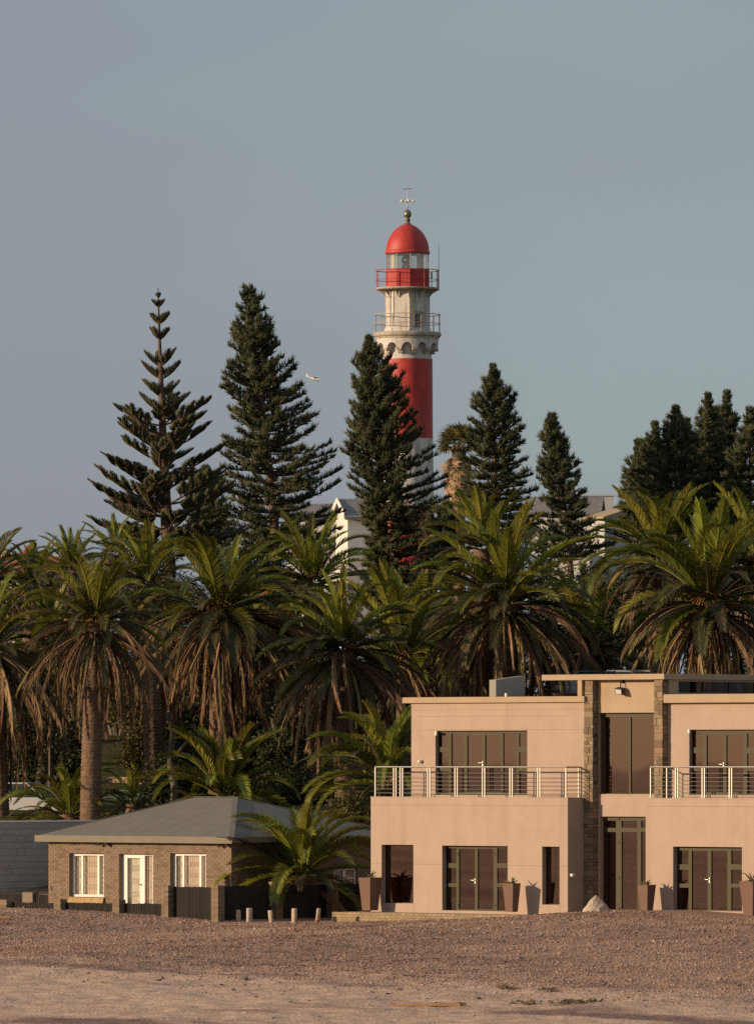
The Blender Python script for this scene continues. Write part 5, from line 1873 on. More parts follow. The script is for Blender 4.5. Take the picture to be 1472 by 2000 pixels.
# low young palms
palm((438, 1556), 438, 268.5, 3.15, 'low young palm fanning out above the hipped roof ridge', 21, 44, 8, 8, 0.35, squat=True, flowers=1, arch=True)
palm((758, 1530), 758, 266, 3.5, 'low young palm rising behind the balcony railing corner', 22, 42, 8, 8, 0.35, squat=True, flowers=1, arch=True)
palm((138, 1596), 138, 270.5, 2.5, 'little palm just above the block wall beside the bare trunk', 23, 28, 8, 8, 0.3, squat=True, flowers=0, arch=True)
palm((262, 1578), 262, 271, 2.1, 'half dry little palm above the block wall end and the roof slope', 24, 12, 10, 16, 0.3, squat=True, flowers=0)
pu = B.U(601, 2.3)
pw = B.world(WB + 1.05, 2.35)
palm((CX + pw.x / pw.y * F, 1712), CX + pw.x / pw.y * F, pw.y, 3.3, 'green garden palm in front of the brick house side wall behind the dark fence', 25, 48, 4, 8, 0.34, squat=False, lean_up=-7, flowers=1, arch=True)


# fan palm beside the pine
def fan_leaf_mesh(seed, m, droop):
    r = np.random.default_rng(seed)
    V, T = [], []
    n = 26
    V += [np.array([0, 0.012, 0]), np.array([0, -0.012, 0]), np.array([0.55, 0.008, 0]), np.array([0.55, -0.008, 0])]
    T += [(0, 1, 3), (0, 3, 2)]
    for k in range(n):
        a = (k / (n - 1) - 0.5) * 3.9
        L = 0.55 * (1 - 0.25 * abs(a) / 2) * r.uniform(0.9, 1.1)
        d = np.array([math.cos(a), math.sin(a), 0.18 * math.cos(k * 3.1)])
        p = np.array([0.55, 0, 0])
        mid = p + d * L * 0.55
        tip = p + d * L + np.array([0, 0, -droop * r.uniform(0.5, 1.2)])
        w_ = np.array([-math.sin(a), math.cos(a), 0]) * 0.04
        b = len(V)
        V += [p, mid - w_, mid + w_, tip]
        T += [(b, b + 1, b + 2), (b + 1, b + 3, b + 2)]
    return npmesh('fan_leaf_mesh', V, T, m)


fc = at(896, 872, 358)
fg = gz(fc.x, 358) - 0.2
fr_ = empty('fan_palm', (fc.x, 358, fg), 'fan palm with dry tan leaves half hidden by the dark pine', 'palm tree')
link('trunk', trunk_mesh(fc.z - fg, 0.28, 0.24, (0, 0), 77), fr_)
FL = [fan_leaf_mesh(i, M['fan'], 0.16) for i in range(3)]
FD = [fan_leaf_mesh(i + 9, M['fan_dead'], 0.34) for i in range(3)]
rs = random.Random(3)
for i in range(26):
    az, el = i * 2.4, 75 - 85 * i / 26
    link('fan_leaf', rs.choice(FL), fr_, (0, 0, fc.z - fg), rot=(rs.gauss(0, 0.3), -R(el), az), scale=(1.2,) * 3)
for i in range(64):
    f = i / 64
    az, el = i * 2.4, -40 - 42 * rs.random()
    link('fan_leaf', rs.choice(FD), fr_, (0, 0, fc.z - fg - 0.1 - 2.3 * f), rot=(rs.gauss(0, 0.4), -R(el), az), scale=(1.15,) * 3)


# ------------------------------------------------------------------ araucaria pines
def rope_batch(P0, D, Ln, rad, curl, r, nseg=2):
    """many three-sided tapering twigs: start points, directions, lengths; curling upward"""
    n = len(P0)
    D = D / (np.linalg.norm(D, axis=1, keepdims=True) + 1e-9)
    up = np.array([0, 0, 1.0])
    a = np.cross(D, up)
    bad = np.linalg.norm(a, axis=1) < 1e-3
    a[bad] = np.array([1, 0, 0])
    a /= np.linalg.norm(a, axis=1, keepdims=True)
    b = np.cross(a, D)
    mid = P0 + D * Ln[:, None] * 0.5 + up * (curl * Ln * 0.12)[:, None]
    tip = P0 + D * Ln[:, None] + up * (curl * Ln * 0.5)[:, None]
    V = np.empty((n, 7, 3))
    for k in range(3):
        an = 2 * math.pi * k / 3
        off = a * math.cos(an) + b * math.sin(an)
        V[:, k] = P0 + off * rad * 0.8
        V[:, 3 + k] = mid + off * rad
    V[:, 6] = tip
    T = []
    for k in range(3):
        k2 = (k + 1) % 3
        T += [(k, k2, 3 + k2), (k, 3 + k2, 3 + k), (3 + k, 3 + k2, 6)]
    T = np.array(T)[None] + (np.arange(n) * 7)[:, None, None]
    return V.reshape(-1, 3), T.reshape(-1, 3)


def stem_batch(pts, rads, n=4):
    V, T = [], []
    for i, (p, rr) in enumerate(zip(pts, rads)):
        for k in range(n):
            an = 2 * math.pi * k / n
            V.append((p[0], p[1] + rr * math.cos(an), p[2] + rr * math.sin(an)))
    for i in range(len(pts) - 1):
        for k in range(n):
            a, b, c, d = i * n + k, i * n + (k + 1) % n, (i + 1) * n + (k + 1) % n, (i + 1) * n + k
            T += [(a, b, c), (a, c, d)]
    return np.array(V), np.array(T)


def pine_branch(L, seed, style):
    """a bough along +X of length L: returns vertices, triangles and material slots (0 bark, 1 needles)"""
    r = np.random.default_rng(seed)
    K = 8
    t = np.linspace(0, 1, K)
    upc = 0.10 if style == 'dense' else 0.10
    pts = np.stack([t * L, 0.03 * L * np.sin(t * 5 + seed), upc * L * (t ** 2.2) - 0.05 * L * np.sin(t * math.pi)], 1)
    sv, st = stem_batch(pts, 0.028 * (1 - t * 0.8) * (0.6 + 0.4 * L) + 0.004)
    P0, D, Ln = [], [], []

    def pt(f):
        return np.array([np.interp(f, t, pts[:, k]) for k in range(3)])
    if style == 'dense':
        ncl = int(6 + L * 8)
        for i in range(ncl):
            f = 1 - 0.80 * ((i + r.random()) / ncl) ** 1.25
            base = pt(f)
            lat = r.choice([-1, 1]) * r.uniform(0.1, 1.0)
            cd = np.array([0.7, lat, r.uniform(0.05, 0.7)])
            cd /= np.linalg.norm(cd)
            cl = r.uniform(0.10, 0.26) * (0.55 + 0.45 * min(1, L / 1.6)) * (1.25 - 0.5 * f)
            hub = base + cd * cl
            for k in range(10):
                P0.append(base + cd * cl * r.uniform(0.0, 1.0))
                D.append(cd + r.normal(0, 0.45, 3) + np.array([0, 0, 0.22]))
                Ln.append(r.uniform(0.15, 0.32))
        rad, curl = 0.017, 0.6
    else:                                                # flat upswept sprays
        nr = int(22 + 34 * L)
        f0 = 0.12 if L < 1.5 else 0.5
        for i in range(nr):
            f = f0 + (1 - f0) * (i + r.random()) / nr
            for s_ in (-1, 1):
                P0.append(pt(f))
                D.append(np.array([0.72, s_ * r.uniform(0.2, 0.75), 0.42 + r.normal(0, 0.12)]))
                Ln.append((0.50 * (1 - f) ** 0.55 + 0.07) * min(1, 0.45 + L * 0.42) * r.uniform(0.8, 1.1))
        rad, curl = 0.019, 0.25
    nv, ntri = rope_batch(np.array(P0), np.array(D), np.array(Ln), rad, curl, r)
    V = np.concatenate([sv, nv])
    T = np.concatenate([st, ntri + len(sv)])
    mi = np.concatenate([np.zeros(len(st), int), np.ones(len(ntri), int)])
    return V, T, mi


LEN = [0.45, 0.8, 1.2, 1.7, 2.3, 3.0]
BR = {L: [pine_branch(L, 40 + i * 10 + k, 'dense') for k in range(4)] for i, L in enumerate(LEN)}


def rotm(az, el, roll):
    return np.array((Matrix.Rotation(az, 3, 'Z') @ Matrix.Rotation(-el, 3, 'Y') @ Matrix.Rotation(roll, 3, 'X')))


def pine(axis, prof, Y, label, seed, pitch=9.5, nb=6, el_top=48, el_low=2, name='araucaria_pine', leader=True, gap=0.13, group='dark pines around the lighthouse'):
    """axis: [(px,py)...] from apex to base; prof: [(py, left px, right px)] half widths of the outline"""
    rs = random.Random(seed)
    ay = [p[1] for p in axis]
    ax = [p[0] for p in axis]
    pys, pl, pr = [p[0] for p in prof], [p[1] for p in prof], [p[2] for p in prof]
    q = Y / F
    bpx, bpy = axis[-1]
    base = at(bpx, bpy, Y)
    g = gz(base.x, Y) - 0.2
    root = empty(name, (base.x, Y, g), label, 'pine tree', group)
    # trunk
    pts, rad = [], []
    H_ = (ay[-1] - ay[0]) * q
    for k in range(12):
        py = ay[0] + (ay[-1] - ay[0]) * k / 11
        a = at(np.interp(py, ay, ax), py, Y)
        pts.append((a.x - base.x, 0, a.z - g))
        rad.append(0.015 + 0.22 * (k / 11) * H_ / 12)
    pts.append((0, 0, 0))
    rad.append(rad[-1] * 1.25)
    MB().tube(pts, rad, 8).build('trunk', M['bark'], root, True)
    VV, TT, MM, off = [], [], [], 0
    py = ay[0] + (2 if leader else 0)
    ga = rs.uniform(0, 6)
    while py < pys[-1]:
        f = (py - ay[0]) / (pys[-1] - ay[0])
        ap_ = np.interp(py, ay, ax)
        c = at(ap_, py, Y)
        wl, wr = np.interp(py, pys, pl), np.interp(py, pys, pr)
        n = nb + 1 if f > 0.15 else max(4, nb - 2)
        for k in range(n):
            az = ga + 2 * math.pi * k / n + rs.gauss(0, 0.22)
            half = (wl + wr) / 2 + (wr - wl) / 2 * math.cos(az)
            ln = half * q * rs.choice([0.6, 0.8, 0.9, 0.97, 1.03, 1.1]) * (0.9 + 0.1 * abs(math.cos(az)))
            if rs.random() < gap:
                ln *= 0.55
            el = R(el_top + (el_low - el_top) * min(1, f * 1.5) + rs.gauss(0, 5))
            ll = ln / max(0.55, math.cos(el))
            ll = max(ll, 0.18)
            Lc = min(LEN, key=lambda z: abs(z - ll))
            V, T, mi = rs.choice(BR[Lc])
            s_ = ll / Lc
            # a bough of outline half-width ends there: its start sits lower by the rise of the bough
            z0 = c.z - g - math.sin(el) * ll * 0.75
            Rm = rotm(az, el, rs.gauss(0, 0.35)) * np.array([s_, max(s_, 0.75), max(s_, 0.75)])[None, :]
            VV.append(V @ Rm.T + np.array([c.x - base.x, 0, z0]))
            TT.append(T + off)
            MM.append(mi)
            off += len(V)
        ga += 0.9 + rs.uniform(-0.3, 0.3)
        py += pitch * 1.36 * (0.62 + 0.5 * min(1, f * 2.0)) * rs.uniform(0.85, 1.15)
    me = npmesh('crown', np.concatenate(VV), np.concatenate(TT), [M['bark'], M['needle']], np.concatenate(MM))
    link('crown', me, root)
    return root


pine([(486, 566), (500, 700), (515, 820), (532, 960), (540, 1095)],
     [(568, 12, 14), (600, 24, 26), (640, 34, 37), (680, 50, 48), (720, 64, 64), (780, 74, 84), (840, 84, 98), (880, 92, 112), (920, 96, 124), (960, 98, 122), (1000, 100, 120), (1045, 104, 118), (1090, 104, 110)],
     330, 'tall dense pine with a blunt top beside the flying aeroplane', 31, 9.6, 6, 30, 4, leader=False)
pine([(720, 660), (727, 760), (738, 880), (748, 980), (752, 1110), (753, 1200)],
     [(664, 5, 5), (690, 20, 22), (712, 34, 40), (740, 36, 62), (770, 38, 66), (800, 46, 74), (830, 52, 98), (860, 60, 92), (890, 66, 98), (920, 70, 106), (952, 80, 124), (966, 56, 126), (980, 38, 124), (1040, 34, 116), (1080, 38, 116), (1120, 44, 112), (1190, 50, 90)],
     345, 'dark pine standing in front of the lighthouse shaft', 32, 9.0, 8, 40, 2)
pine([(962, 716), (964, 800), (966, 900), (968, 1020), (970, 1080)],
     [(720, 3, 3), (740, 14, 14), (760, 26, 34), (790, 46, 42), (830, 44, 50), (860, 62, 64), (890, 66, 62), (915, 66, 74), (945, 70, 68), (975, 72, 72), (1000, 70, 84), (1060, 76, 84)],
     350, 'pine with a pointed tip between the lighthouse and the short leaning pine', 33, 10.0, 7, 34, 0)
pine([(1076, 814), (1083, 880), (1096, 950), (1108, 1020), (1114, 1120)],
     [(815, 9, 11), (850, 22, 20), (890, 26, 30), (920, 44, 38), (950, 44, 46), (985, 40, 50), (1010, 52, 60), (1040, 60, 76), (1100, 66, 76)],
     345, 'short leaning pine with a rounded tip in front of the white houses', 34, 9.5, 6, 36, 4, leader=False)
pine([(1319, 797), (1318, 880), (1318, 1060)], [(800, 5, 5), (812, 12, 12), (830, 18, 20), (850, 26, 28), (880, 46, 46), (920, 64, 60), (970, 72, 66), (1050, 78, 70)],
     350, 'pointed pine rising in the middle of the cluster of pines', 35, 9.5, 7, 24, 2)
pine([(1279, 828), (1276, 900), (1272, 1060)], [(832, 3, 3), (845, 8, 8), (865, 18, 20), (885, 28, 34), (920, 42, 46), (960, 54, 54), (1050, 66, 62)],
     356, 'pine with forked tips on the seaward slope of the cluster', 36, 9.5, 6, 28, 2)
pine([(1246, 862), (1244, 930), (1242, 1060)], [(866, 3, 3), (885, 12, 16), (920, 22, 34), (960, 32, 40), (1000, 34, 44), (1055, 40, 50)],
     358, 'lowest outermost pine of the cluster beside the grey gable house', 37, 9.5, 6, 28, 2)
pine([(1381, 772), (1384, 860), (1392, 1060)], [(775, 5, 5), (790, 12, 10), (815, 20, 20), (840, 26, 26), (880, 34, 36), (940, 48, 50), (1050, 60, 58)],
     352, 'thin tall pine beside the tallest pine of the cluster', 38, 9.5, 6, 28, 2, gap=0.15)
pine([(1419, 767), (1416, 860), (1410, 1060)], [(770, 3, 3), (785, 7, 7), (800, 14, 14), (820, 21, 20), (860, 30, 30), (900, 42, 42), (950, 52, 50), (1050, 60, 60)],
     354, 'tallest pine of the cluster with a thin tip', 39, 9.5, 6, 26, 2, gap=0.15)
pine([(1464, 803), (1464, 880), (1462, 1060)], [(806, 9, 9), (825, 18, 18), (850, 26, 28), (880, 36, 40), (930, 46, 50), (1050, 60, 60)],
     348, 'yellowish pine cut by the picture edge beside the tallest pine', 40, 9.5, 6, 22, 2, leader=False)
pine([(1340, 822), (1345, 880), (1352, 1060)], [(825, 3, 3), (850, 12, 12), (900, 30, 34), (960, 44, 44), (1050, 56, 56)],
     362, 'slim pine tip just behind the pointed pine of the cluster', 41, 9.5, 6, 28, 2)
pine([(400, 915), (408, 980), (415, 1100)], [(918, 8, 10), (950, 24, 26), (1000, 46, 40), (1090, 60, 60)],
     338, 'low dark pine filling the gap between the tiered pine and the dense pine', 42, 10, 7, 24, 0)
pine([(872, 985), (868, 1040), (862, 1150)], [(990, 10, 12), (1020, 34, 26), (1060, 48, 30), (1140, 60, 40)],
     342, 'low dark pine at the foot of the pine before the lighthouse', 43, 10, 7, 24, 0)

# the tiered young pine: every bough its own part
SP = {L: [] for L in (0.45, 0.8, 1.2, 1.7, 2.4, 3.2)}
for i, L in enumerate(SP):
    for k in range(3):
        V, T, mi = pine_branch(L, 900 + i * 10 + k, 'spray')
        if L > 1.5:                                      # long boughs carry side sprays
            for s_ in range(int(L * 2.6)):
                f = 0.22 + 0.62 * (s_ + 0.5) / int(L * 2.6)
                V2, T2, m2 = pine_branch(0.75, 950 + s_ + k * 9, 'spray')
                sg = 1 if s_ % 2 else -1
                Rm = rotm(sg * R(42), R(14), 0) * (1.25 - 0.5 * f)
                T = np.concatenate([T, T2 + len(V)])
                mi = np.concatenate([mi, m2])
                V = np.concatenate([V, V2 @ Rm.T + np.array([f * L, 0, 0.08 * L * f * f - 0.03 * L])])
        SP[L].append(npmesh('bough_mesh', V, T, [M['bark'], M['needle_y']], mi))
NY = 320.0
nb_ = at(330, 1100, NY)
ng = gz(nb_.x, NY) - 0.2
nr_ = empty('tiered_pine', (nb_.x, NY, ng), 'young tiered pine with widely spaced upswept boughs and a thin bare leader', 'pine tree', 'dark pines around the lighthouse')
axp = [(309, 562), (311, 640), (313, 700), (316, 780), (318, 840), (322, 940), (325, 1010), (330, 1100)]
pts, rad = [], []
for px, py in axp:
    a = at(px, py, NY)
    pts.append((a.x - nb_.x, 0, a.z - ng))
    rad.append(0.018 + 0.00052 * (py - 562))
pts.append((0, 0, 0))
rad.append(0.34)
MB().tube(pts, rad, 8).build('trunk', M['bark'], nr_, True)
rs = random.Random(12)
# (whorl base py, tip rise py, reach px, boughs)
tiers = [(582, 8, 6, 4), (600, 12, 14, 4), (633, 17, 22, 5), (664, 20, 23, 5), (716, 30, 37, 5), (741, 32, 41, 5), (776, 30, 42, 5), (806, 36, 54, 5),
         (832, 34, 84, 5), (852, 36, 88, 5), (878, 40, 98, 5), (902, 40, 102, 5), (930, 46, 110, 5), (956, 46, 112, 6), (985, 48, 124, 6), (1010, 44, 134, 6), (1036, 40, 130, 6), (1060, 30, 150, 6), (1085, 22, 128, 6)]
for i, (py, rise, reach, n) in enumerate(tiers):
    ap_ = np.interp(py, [p[1] for p in axp], [p[0] for p in axp])
    a = at(ap_, py, NY)
    ga = rs.uniform(0, 6)
    n = n - 1 if 8 <= i < 17 else n
    for k in range(n):
        az = ga + 2 * math.pi * k / n + rs.gauss(0, 0.1)
        if i < 8 and k < 2:
            az = (0.15 if k else math.pi - 0.15) + rs.gauss(0, 0.12)
        rc = reach * NY / F * (rs.uniform(0.86, 1.06) if i < 8 else rs.choice([0.6, 0.9, 1.08, 1.18]))
        el = math.atan2(rise, reach) + rs.gauss(0, 0.06)
        ll = rc / math.cos(el)
        Lc = min(SP, key=lambda z: abs(z - ll))
        s_ = ll / Lc
        s2 = max(s_, 0.8)
        link('bough', rs.choice(SP[Lc]), nr_, (a.x - nb_.x, 0, a.z - ng), rot=(rs.gauss(0, 0.2), -el, az), scale=(s_, s2, s2))


# ------------------------------------------------------------------ garden trees and shrubs filling the shade between the trunks
def leaf_cloud(n, rx, ry, rz_, seed, size=0.16, cl=26):
    r = np.random.default_rng(seed)
    cc = r.normal(0, 1, (cl, 3))
    cc /= np.linalg.norm(cc, axis=1, keepdims=True)
    cc *= (r.random((cl, 1)) ** 0.4)
    cc *= np.array([rx, ry, rz_]) * 0.85
    which = r.integers(0, cl, n)
    p = cc[which] + r.normal(0, 1, (n, 3)) * np.array([rx, ry, rz_]) * 0.20
    d = r.normal(0, 1, (n, 3)) + np.array([0, 0, 0.4])
    d /= np.linalg.norm(d, axis=1, keepdims=True)
    e = np.cross(d, r.normal(0, 1, (n, 3)))
    e /= np.linalg.norm(e, axis=1, keepdims=True)
    L = size * r.uniform(0.6, 1.4, (n, 1))
    V = np.stack([p, p + d * L * 0.5 + e * L * 0.2, p + d * L, p + d * L * 0.5 - e * L * 0.2], 1).reshape(-1, 3)
    Q = np.arange(n * 4).reshape(n, 4)
    return V, Q


def shrub_tree(px, py_top, py_bot, half, Y, m, label, seed, n=6000, trunk_py=None, group='shrubby trees between the palms', size=0.2, name='shrubby_tree'):
    q = Y / F
    c = at(px, (py_top + py_bot) / 2, Y)
    g = gz(c.x, Y) - 0.1
    root = empty(name, (c.x, Y, g), label, 'tree', group)
    rz_ = (py_bot - py_top) / 2 * q
    V, Q = leaf_cloud(n, half * q, half * q * 0.8, rz_, seed, size)
    link('crown', npmesh('crown', V, Q, m), root, (0, 0, c.z - g))
    rs_ = random.Random(seed)
    m_ = MB()
    top = c.z - g
    for k in range(3):
        a = rs_.uniform(0, 6.28)
        dx, dy = math.cos(a) * half * q * 0.5, math.sin(a) * half * q * 0.4
        m_.tube([(0.1 * k, 0, -0.3), (0.15 * k + dx * 0.2, dy * 0.2, top * 0.4), (dx * 0.6, dy * 0.6, top * 0.8), (dx, dy, top + rz_ * 0.5)], [0.16, 0.13, 0.09, 0.03], 7)
    m_.build('trunk', M['gbark'], root)
    return root


shrub_tree(225, 1290, 1440, 95, 305, M['olive'], 'olive shrubby tree above the grassy bank behind the bare trunk', 61, 6000)
shrub_tree(276, 1425, 1535, 48, 297, M['olive'], 'low olive bush on the grassy bank beside the slim trunk', 62, 4200, size=0.17)
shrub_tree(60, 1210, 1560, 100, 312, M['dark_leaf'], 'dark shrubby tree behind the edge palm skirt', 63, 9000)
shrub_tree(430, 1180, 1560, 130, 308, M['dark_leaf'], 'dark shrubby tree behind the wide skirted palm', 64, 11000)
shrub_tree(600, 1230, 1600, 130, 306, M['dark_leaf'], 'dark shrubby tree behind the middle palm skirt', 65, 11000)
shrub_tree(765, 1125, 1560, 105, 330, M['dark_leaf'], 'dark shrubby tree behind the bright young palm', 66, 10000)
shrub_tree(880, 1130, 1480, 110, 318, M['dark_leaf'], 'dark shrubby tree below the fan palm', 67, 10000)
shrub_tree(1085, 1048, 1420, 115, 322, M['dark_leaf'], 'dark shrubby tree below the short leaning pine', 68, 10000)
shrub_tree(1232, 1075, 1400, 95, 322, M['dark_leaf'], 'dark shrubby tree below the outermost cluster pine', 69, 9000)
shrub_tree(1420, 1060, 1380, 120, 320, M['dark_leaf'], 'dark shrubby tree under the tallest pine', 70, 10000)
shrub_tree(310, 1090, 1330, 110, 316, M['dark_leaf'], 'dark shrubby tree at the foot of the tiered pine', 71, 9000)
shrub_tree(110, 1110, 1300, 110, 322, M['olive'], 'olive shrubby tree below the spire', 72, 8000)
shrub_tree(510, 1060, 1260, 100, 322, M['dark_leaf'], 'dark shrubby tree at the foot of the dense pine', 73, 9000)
shrub_tree(670, 1540, 1640, 50, 262.5, M['olive'], 'dry brown shrub behind the brick house roof and the garden palm', 74, 3500, size=0.14)
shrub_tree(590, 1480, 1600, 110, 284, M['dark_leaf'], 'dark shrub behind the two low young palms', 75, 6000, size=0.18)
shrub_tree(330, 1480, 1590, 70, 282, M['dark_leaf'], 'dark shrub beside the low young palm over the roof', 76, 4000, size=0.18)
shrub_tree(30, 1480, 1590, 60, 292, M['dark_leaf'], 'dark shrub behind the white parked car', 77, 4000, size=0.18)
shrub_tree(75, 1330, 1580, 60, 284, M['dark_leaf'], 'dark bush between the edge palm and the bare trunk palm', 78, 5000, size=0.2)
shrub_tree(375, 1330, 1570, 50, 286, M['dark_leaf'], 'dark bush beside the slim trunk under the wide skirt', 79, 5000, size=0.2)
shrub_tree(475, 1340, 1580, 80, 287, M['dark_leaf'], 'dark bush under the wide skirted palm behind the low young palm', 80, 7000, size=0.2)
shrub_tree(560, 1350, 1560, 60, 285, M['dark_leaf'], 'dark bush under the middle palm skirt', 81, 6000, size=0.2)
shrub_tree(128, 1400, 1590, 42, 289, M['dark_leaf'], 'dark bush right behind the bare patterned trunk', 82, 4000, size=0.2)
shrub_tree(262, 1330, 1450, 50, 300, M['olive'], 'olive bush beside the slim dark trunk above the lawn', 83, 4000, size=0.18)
for px, y0, Y, lab in ((333, 1390, 281, 'grey crooked bare trunk between the slim palm and the low young palm'), (92, 1420, 283, 'thin pale post standing behind the little palm')):
    a, b = at(px, y0, Y), at(px + 6, 1600, Y)
    root = empty('bare_trunk' if px == 333 else 'garden_post', (b.x, Y, b.z), lab, 'tree trunk' if px == 333 else 'post')
    q = Y / F
    if px == 333:
        MB().tube([(0, 0, -0.5), (0.05, 0, 1.2), (-0.15, 0.1, 2.2), (0.0, 0.1, 3.2), (-0.2, 0, a.z - b.z)], [0.17, 0.15, 0.13, 0.12, 0.1], 9).build('trunk', M['gbark'], root)
        MB().tube([(-0.13, 0.1, 2.2), (0.5, 0, 2.9), (0.8, 0, 3.6)], [0.08, 0.07, 0.05], 7).build('limb', M['gbark'], root)
    else:
        MB().tube([(0, 0, -0.5), (0, 0, a.z - b.z)], 0.05, 8).build('pole', M['gbark'], root)
        MB().box(-0.07, 0.07, -0.07, 0.07, a.z - b.z + 0.002, a.z - b.z + 0.05).build('pole_cap', M['gbark'], root)

# ------------------------------------------------------------------ beach litter
def pebbles(n, seed, d0, d1, s0, s1, name, cols, label):
    r = np.random.default_rng(seed)
    u = r.uniform(-14, 58, n * 3)
    d = d0 + (d1 - d0) * r.random(n * 3)
    v = -2.2 - d
    x = P.ox + u * P.c + v * P.s
    y = P.oy - u * P.s + v * P.c
    lim = np.clip(28.0 + (fbm(u, v, 5, 21) - 0.47) * 6 + (fbm(u, v, 1.0, 22) - 0.47) * 5 + np.clip(u - 22, 0, 20) * 0.12, 0, 99)
    ok = (np.abs(x) < 13.6 * y / 250 + 0.5) & ((d < lim - 2.0 + r.exponential(2.6, len(d))) | (d0 > 20))
    x, y = x[ok][:n], y[ok][:n]
    n = len(x)
    z = ground_z(x, y)
    s = r.uniform(s0, s1, n) * r.choice([0.6, 0.8, 1.0, 1.5], n, p=[0.35, 0.35, 0.22, 0.08])
    base = np.array([(1, 0, 0), (0.2, 0.95, 0.1), (-0.9, 0.15, 0), (-0.1, -0.9, 0.05), (0.1, 0.05, 0.85), (0, 0, -0.8)])
    tri = np.array([(0, 1, 4), (1, 2, 4), (2, 3, 4), (3, 0, 4), (1, 0, 5), (2, 1, 5), (3, 2, 5), (0, 3, 5)])
    V = base[None] * s[:, None, None] * np.stack([r.uniform(0.7, 1.3, n), r.uniform(0.7, 1.3, n), r.uniform(0.35, 0.75, n)], 1)[:, None, :]
    V = V + r.normal(0, 0.12, V.shape) * s[:, None, None]
    a = r.uniform(0, 6.28, n)
    ca, sa_ = np.cos(a)[:, None], np.sin(a)[:, None]
    X = V[..., 0] * ca - V[..., 1] * sa_ + x[:, None]
    Yv = V[..., 0] * sa_ + V[..., 1] * ca + y[:, None]
    Zv = V[..., 2] + z[:, None] + s[:, None] * 0.12
    VV = np.stack([X, Yv, Zv], 2).reshape(-1, 3)
    TT = (tri[None] + (np.arange(n) * 6)[:, None, None]).reshape(-1, 3)
    m = bpy.data.materials.new(name)
    m.use_nodes = True
    nn, ll = m.node_tree.nodes, m.node_tree.links
    p = nn['Principled BSDF']
    p.inputs['Roughness'].default_value = 0.9
    p.inputs['Specular IOR Level'].default_value = 0.15
    at_ = nn.new('ShaderNodeAttribute')
    at_.attribute_name = 'tone'
    cr = nn.new('ShaderNodeValToRGB')
    while len(cr.color_ramp.elements) < len(cols):
        cr.color_ramp.elements.new(0.5)
    for i, c in enumerate(cols):
        cr.color_ramp.elements[i].position = i / (len(cols) - 1)
        cr.color_ramp.elements[i].color = (*c, 1)
    ll.new(at_.outputs['Fac'], cr.inputs['Fac'])
    no = nn.new('ShaderNodeTexNoise')
    no.inputs['Scale'].default_value = 14.0
    tcn = nn.new('ShaderNodeTexCoord')
    ll.new(tcn.outputs['Object'], no.inputs['Vector'])
    mm = nn.new('ShaderNodeMix')
    mm.data_type = 'RGBA'
    mm.blend_type = 'MULTIPLY'
    mm.inputs[0].default_value = 0.5
    ll.new(cr.outputs['Color'], mm.inputs[6])
    ll.new(no.outputs['Fac'], mm.inputs[7])
    ll.new(mm.outputs[2], p.inputs['Base Color'])
    o = link(name, npmesh(name, VV, TT, m, attr={'tone': np.repeat(np.clip(0.55 * r.random(n) + 1.1 * (fbm(x, y, 0.9, 77) - 0.47) + 0.8 * (fbm(x, y, 6.0, 78) - 0.47) + 0.22, 0, 1), 6)}))
    return tag(o, label, kind='stuff')


pebbles(100000, 5, 0.2, 38, 0.018, 0.048, 'gravel', [(0.13, 0.080, 0.068), (0.30, 0.188, 0.148), (0.43, 0.283, 0.215), (0.52, 0.350, 0.265), (0.60, 0.45, 0.36)], 'brown gravel and pebbles covering the bank')
pebbles(5200, 6, 20, 62, 0.014, 0.05, 'scattered_gravel', [(0.16, 0.12, 0.10), (0.34, 0.25, 0.19), (0.55, 0.45, 0.36)], 'thin scatter of small pebbles on the sand')

# single stones one can pick out on the sand: (px, py, width px, pale?)
stones = [(310, 1916, 11, 0), (478, 1914, 18, 0), (456, 1934, 9, 0), (420, 1944, 6, 1), (431, 1947, 6, 1), (378, 1961, 7, 1), (387, 1991, 8, 2), (480, 1979, 10, 1), (491, 1994, 6, 1), (533, 1989, 8, 0),
          (568, 1958, 8, 0), (604, 1955, 8, 0), (624, 1986, 8, 0), (532, 1934, 6, 1), (500, 1948, 8, 0), (653, 1929, 7, 0), (726, 1921, 10, 1), (722, 1937, 9, 1), (676, 1962, 7, 1), (717, 1963, 9, 1),
          (757, 1942, 9, 0), (779, 1934, 12, 0), (816, 1935, 7, 0), (835, 1952, 8, 0), (854, 1964, 10, 1), (934, 1951, 12, 0), (926, 1985, 7, 0), (1112, 1799, 8, 0), (954, 1806, 7, 1), (1466, 1992, 6, 1)]


def ground_hit(px, py):
    Y = 172.0
    for k in range(2000):
        p = at(px, py, Y)
        if p.z < gz(p.x, p.y):
            break
        Y += 0.1
    return p


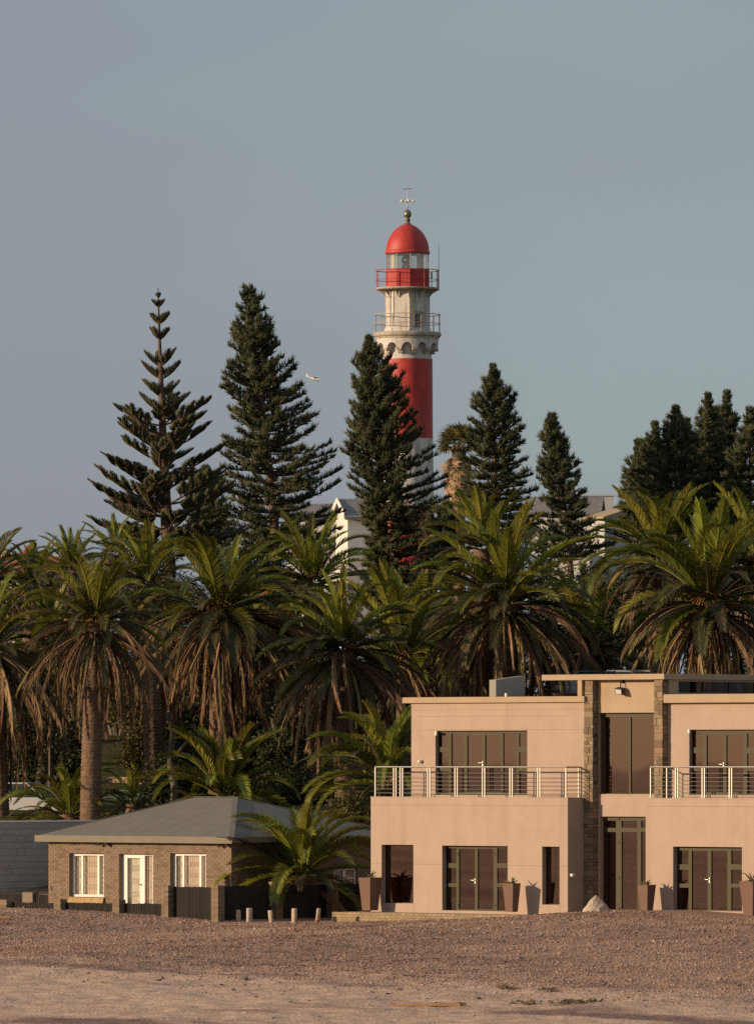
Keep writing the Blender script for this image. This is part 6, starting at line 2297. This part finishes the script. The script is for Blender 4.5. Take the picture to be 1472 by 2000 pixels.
ORD = ['first', 'second', 'third', 'fourth', 'fifth', 'sixth', 'seventh', 'eighth', 'ninth', 'tenth', 'eleventh', 'twelfth', 'thirteenth', 'fourteenth', 'fifteenth', 'sixteenth', 'seventeenth', 'eighteenth']
ordn = {}
for tone in (0, 1, 2):
    for k, st_ in enumerate(sorted(s for s in stones if s[3] == tone)):
        ordn[st_] = ORD[k]
sv_ = []
for k in range(4):
    r = np.random.default_rng(70 + k)
    m = MB()
    m.lathe([(0.0, -0.35), (0.7, -0.25), (1.0, 0.1), (0.75, 0.5), (0.3, 0.68), (0, 0.7)], 9)
    m.v = [tuple(np.array(v) * (1 + r.normal(0, 0.09))) for v in m.v]
    sv_.append((m.mesh('stone_mesh', M['pebble']), m.mesh('stone_mesh', M['rock']), m.mesh('stone_mesh', M['driftwood'])))
for i, (px, py, wpx, pale) in enumerate(stones):
    p = ground_hit(px, py)
    r = wpx * 0.62 / F * p.y
    s = link('beach_stone', sv_[i % 4][pale], None, p, (0, 0, i * 1.3), (r, r * 0.85, r * 0.75))
    o_ = ordn[stones[i]]
    lab = ['dark stone on the sand, %s dark one counted from the left' % o_, 'pale stone on the sand, %s pale one counted from the left' % o_, 'orange brown stone lying on the damp sand near the bottom'][pale]
    tag(s, lab, 'stone', ['dark stones on the sand', 'pale stones on the sand', None][pale])

# dry kelp, a stake, a plank
def kelp(px, py, wpx, hpx, n, label, seed):
    p = ground_hit(px, py)
    q = p.y / F
    rs_ = random.Random(seed)
    m = MB()
    for k in range(n):
        x, y = rs_.gauss(0, wpx * q * 0.25), rs_.gauss(0, 0.35)
        z = gz(p.x + x, p.y + y) - p.z
        a = rs_.uniform(0, 6.28)
        L = rs_.uniform(0.1, 0.32)
        hh = rs_.uniform(0.2, 1.0) * hpx * q
        m.tube([(x, y, z - 0.01), (x + math.cos(a) * L * 0.5, y + math.sin(a) * L * 0.5, z + hh), (x + math.cos(a) * L, y + math.sin(a) * L, z + 0.01)], [0.016, 0.02, 0.006], 4)
    o = m.build('dry_kelp', M['kelp'], loc=p)
    return tag(o, label, kind='stuff')


kelp(1118, 1958, 100, 5, 70, 'long heap of dry dark kelp beside the stake', 1)
kelp(1030, 1961, 34, 4, 24, 'small tuft of dry kelp', 2)
kelp(870, 1963, 70, 3, 26, 'thin line of dry kelp', 3)
kelp(992, 1932, 24, 5, 20, 'tuft of dry kelp at the gravel edge', 4)
kelp(1065, 1934, 44, 4, 20, 'flat strand of dry kelp at the gravel edge', 5)
p = ground_hit(1199, 1966)
q = p.y / F
st = empty('marker_stake', p, 'short grey wooden stake standing upright in the sand near the kelp', 'stake')
MB().hull8([(-2 * q, -0.02, -0.2), (2 * q, -0.02, -0.2), (2 * q, 0.03, -0.2), (-2 * q, 0.03, -0.2)], [(-2 * q, -0.02, 16 * q), (1.6 * q, -0.02, 18 * q), (1.6 * q, 0.03, 18 * q), (-2 * q, 0.03, 16 * q)]).build('post', M['log'], st)
MB().box(-2.2 * q, 1.9 * q, -0.025, -0.021, 11 * q, 13.5 * q).build('paint_band', M['mortar'], st)
p = ground_hit(6, 1793)
pk = MB().box(-0.45, 0.28, -0.07, 0.07, 0.0, 0.045)
pk.box(-0.2, -0.12, -0.09, 0.09, 0.046, 0.075)
o = tag(pk.build('plank', M['driftwood'], loc=(p.x, p.y, p.z + 0.01)), 'short orange brown plank lying on the gravel at the picture edge', 'plank')
o.rotation_euler = (0, R(-4), R(-8))
p = ground_hit(832, 1965)
pk = MB().hull8([(-1.0, -0.05, 0), (0.9, -0.06, 0), (0.9, 0.06, 0), (-1.0, 0.05, 0)], [(-0.95, -0.03, 0.05), (0.85, -0.04, 0.09), (0.85, 0.04, 0.09), (-0.95, 0.03, 0.05)])
o = tag(pk.build('driftwood_log', M['driftwood'], loc=(p.x, p.y, p.z)), 'flat orange driftwood piece half buried in the sand', 'driftwood')
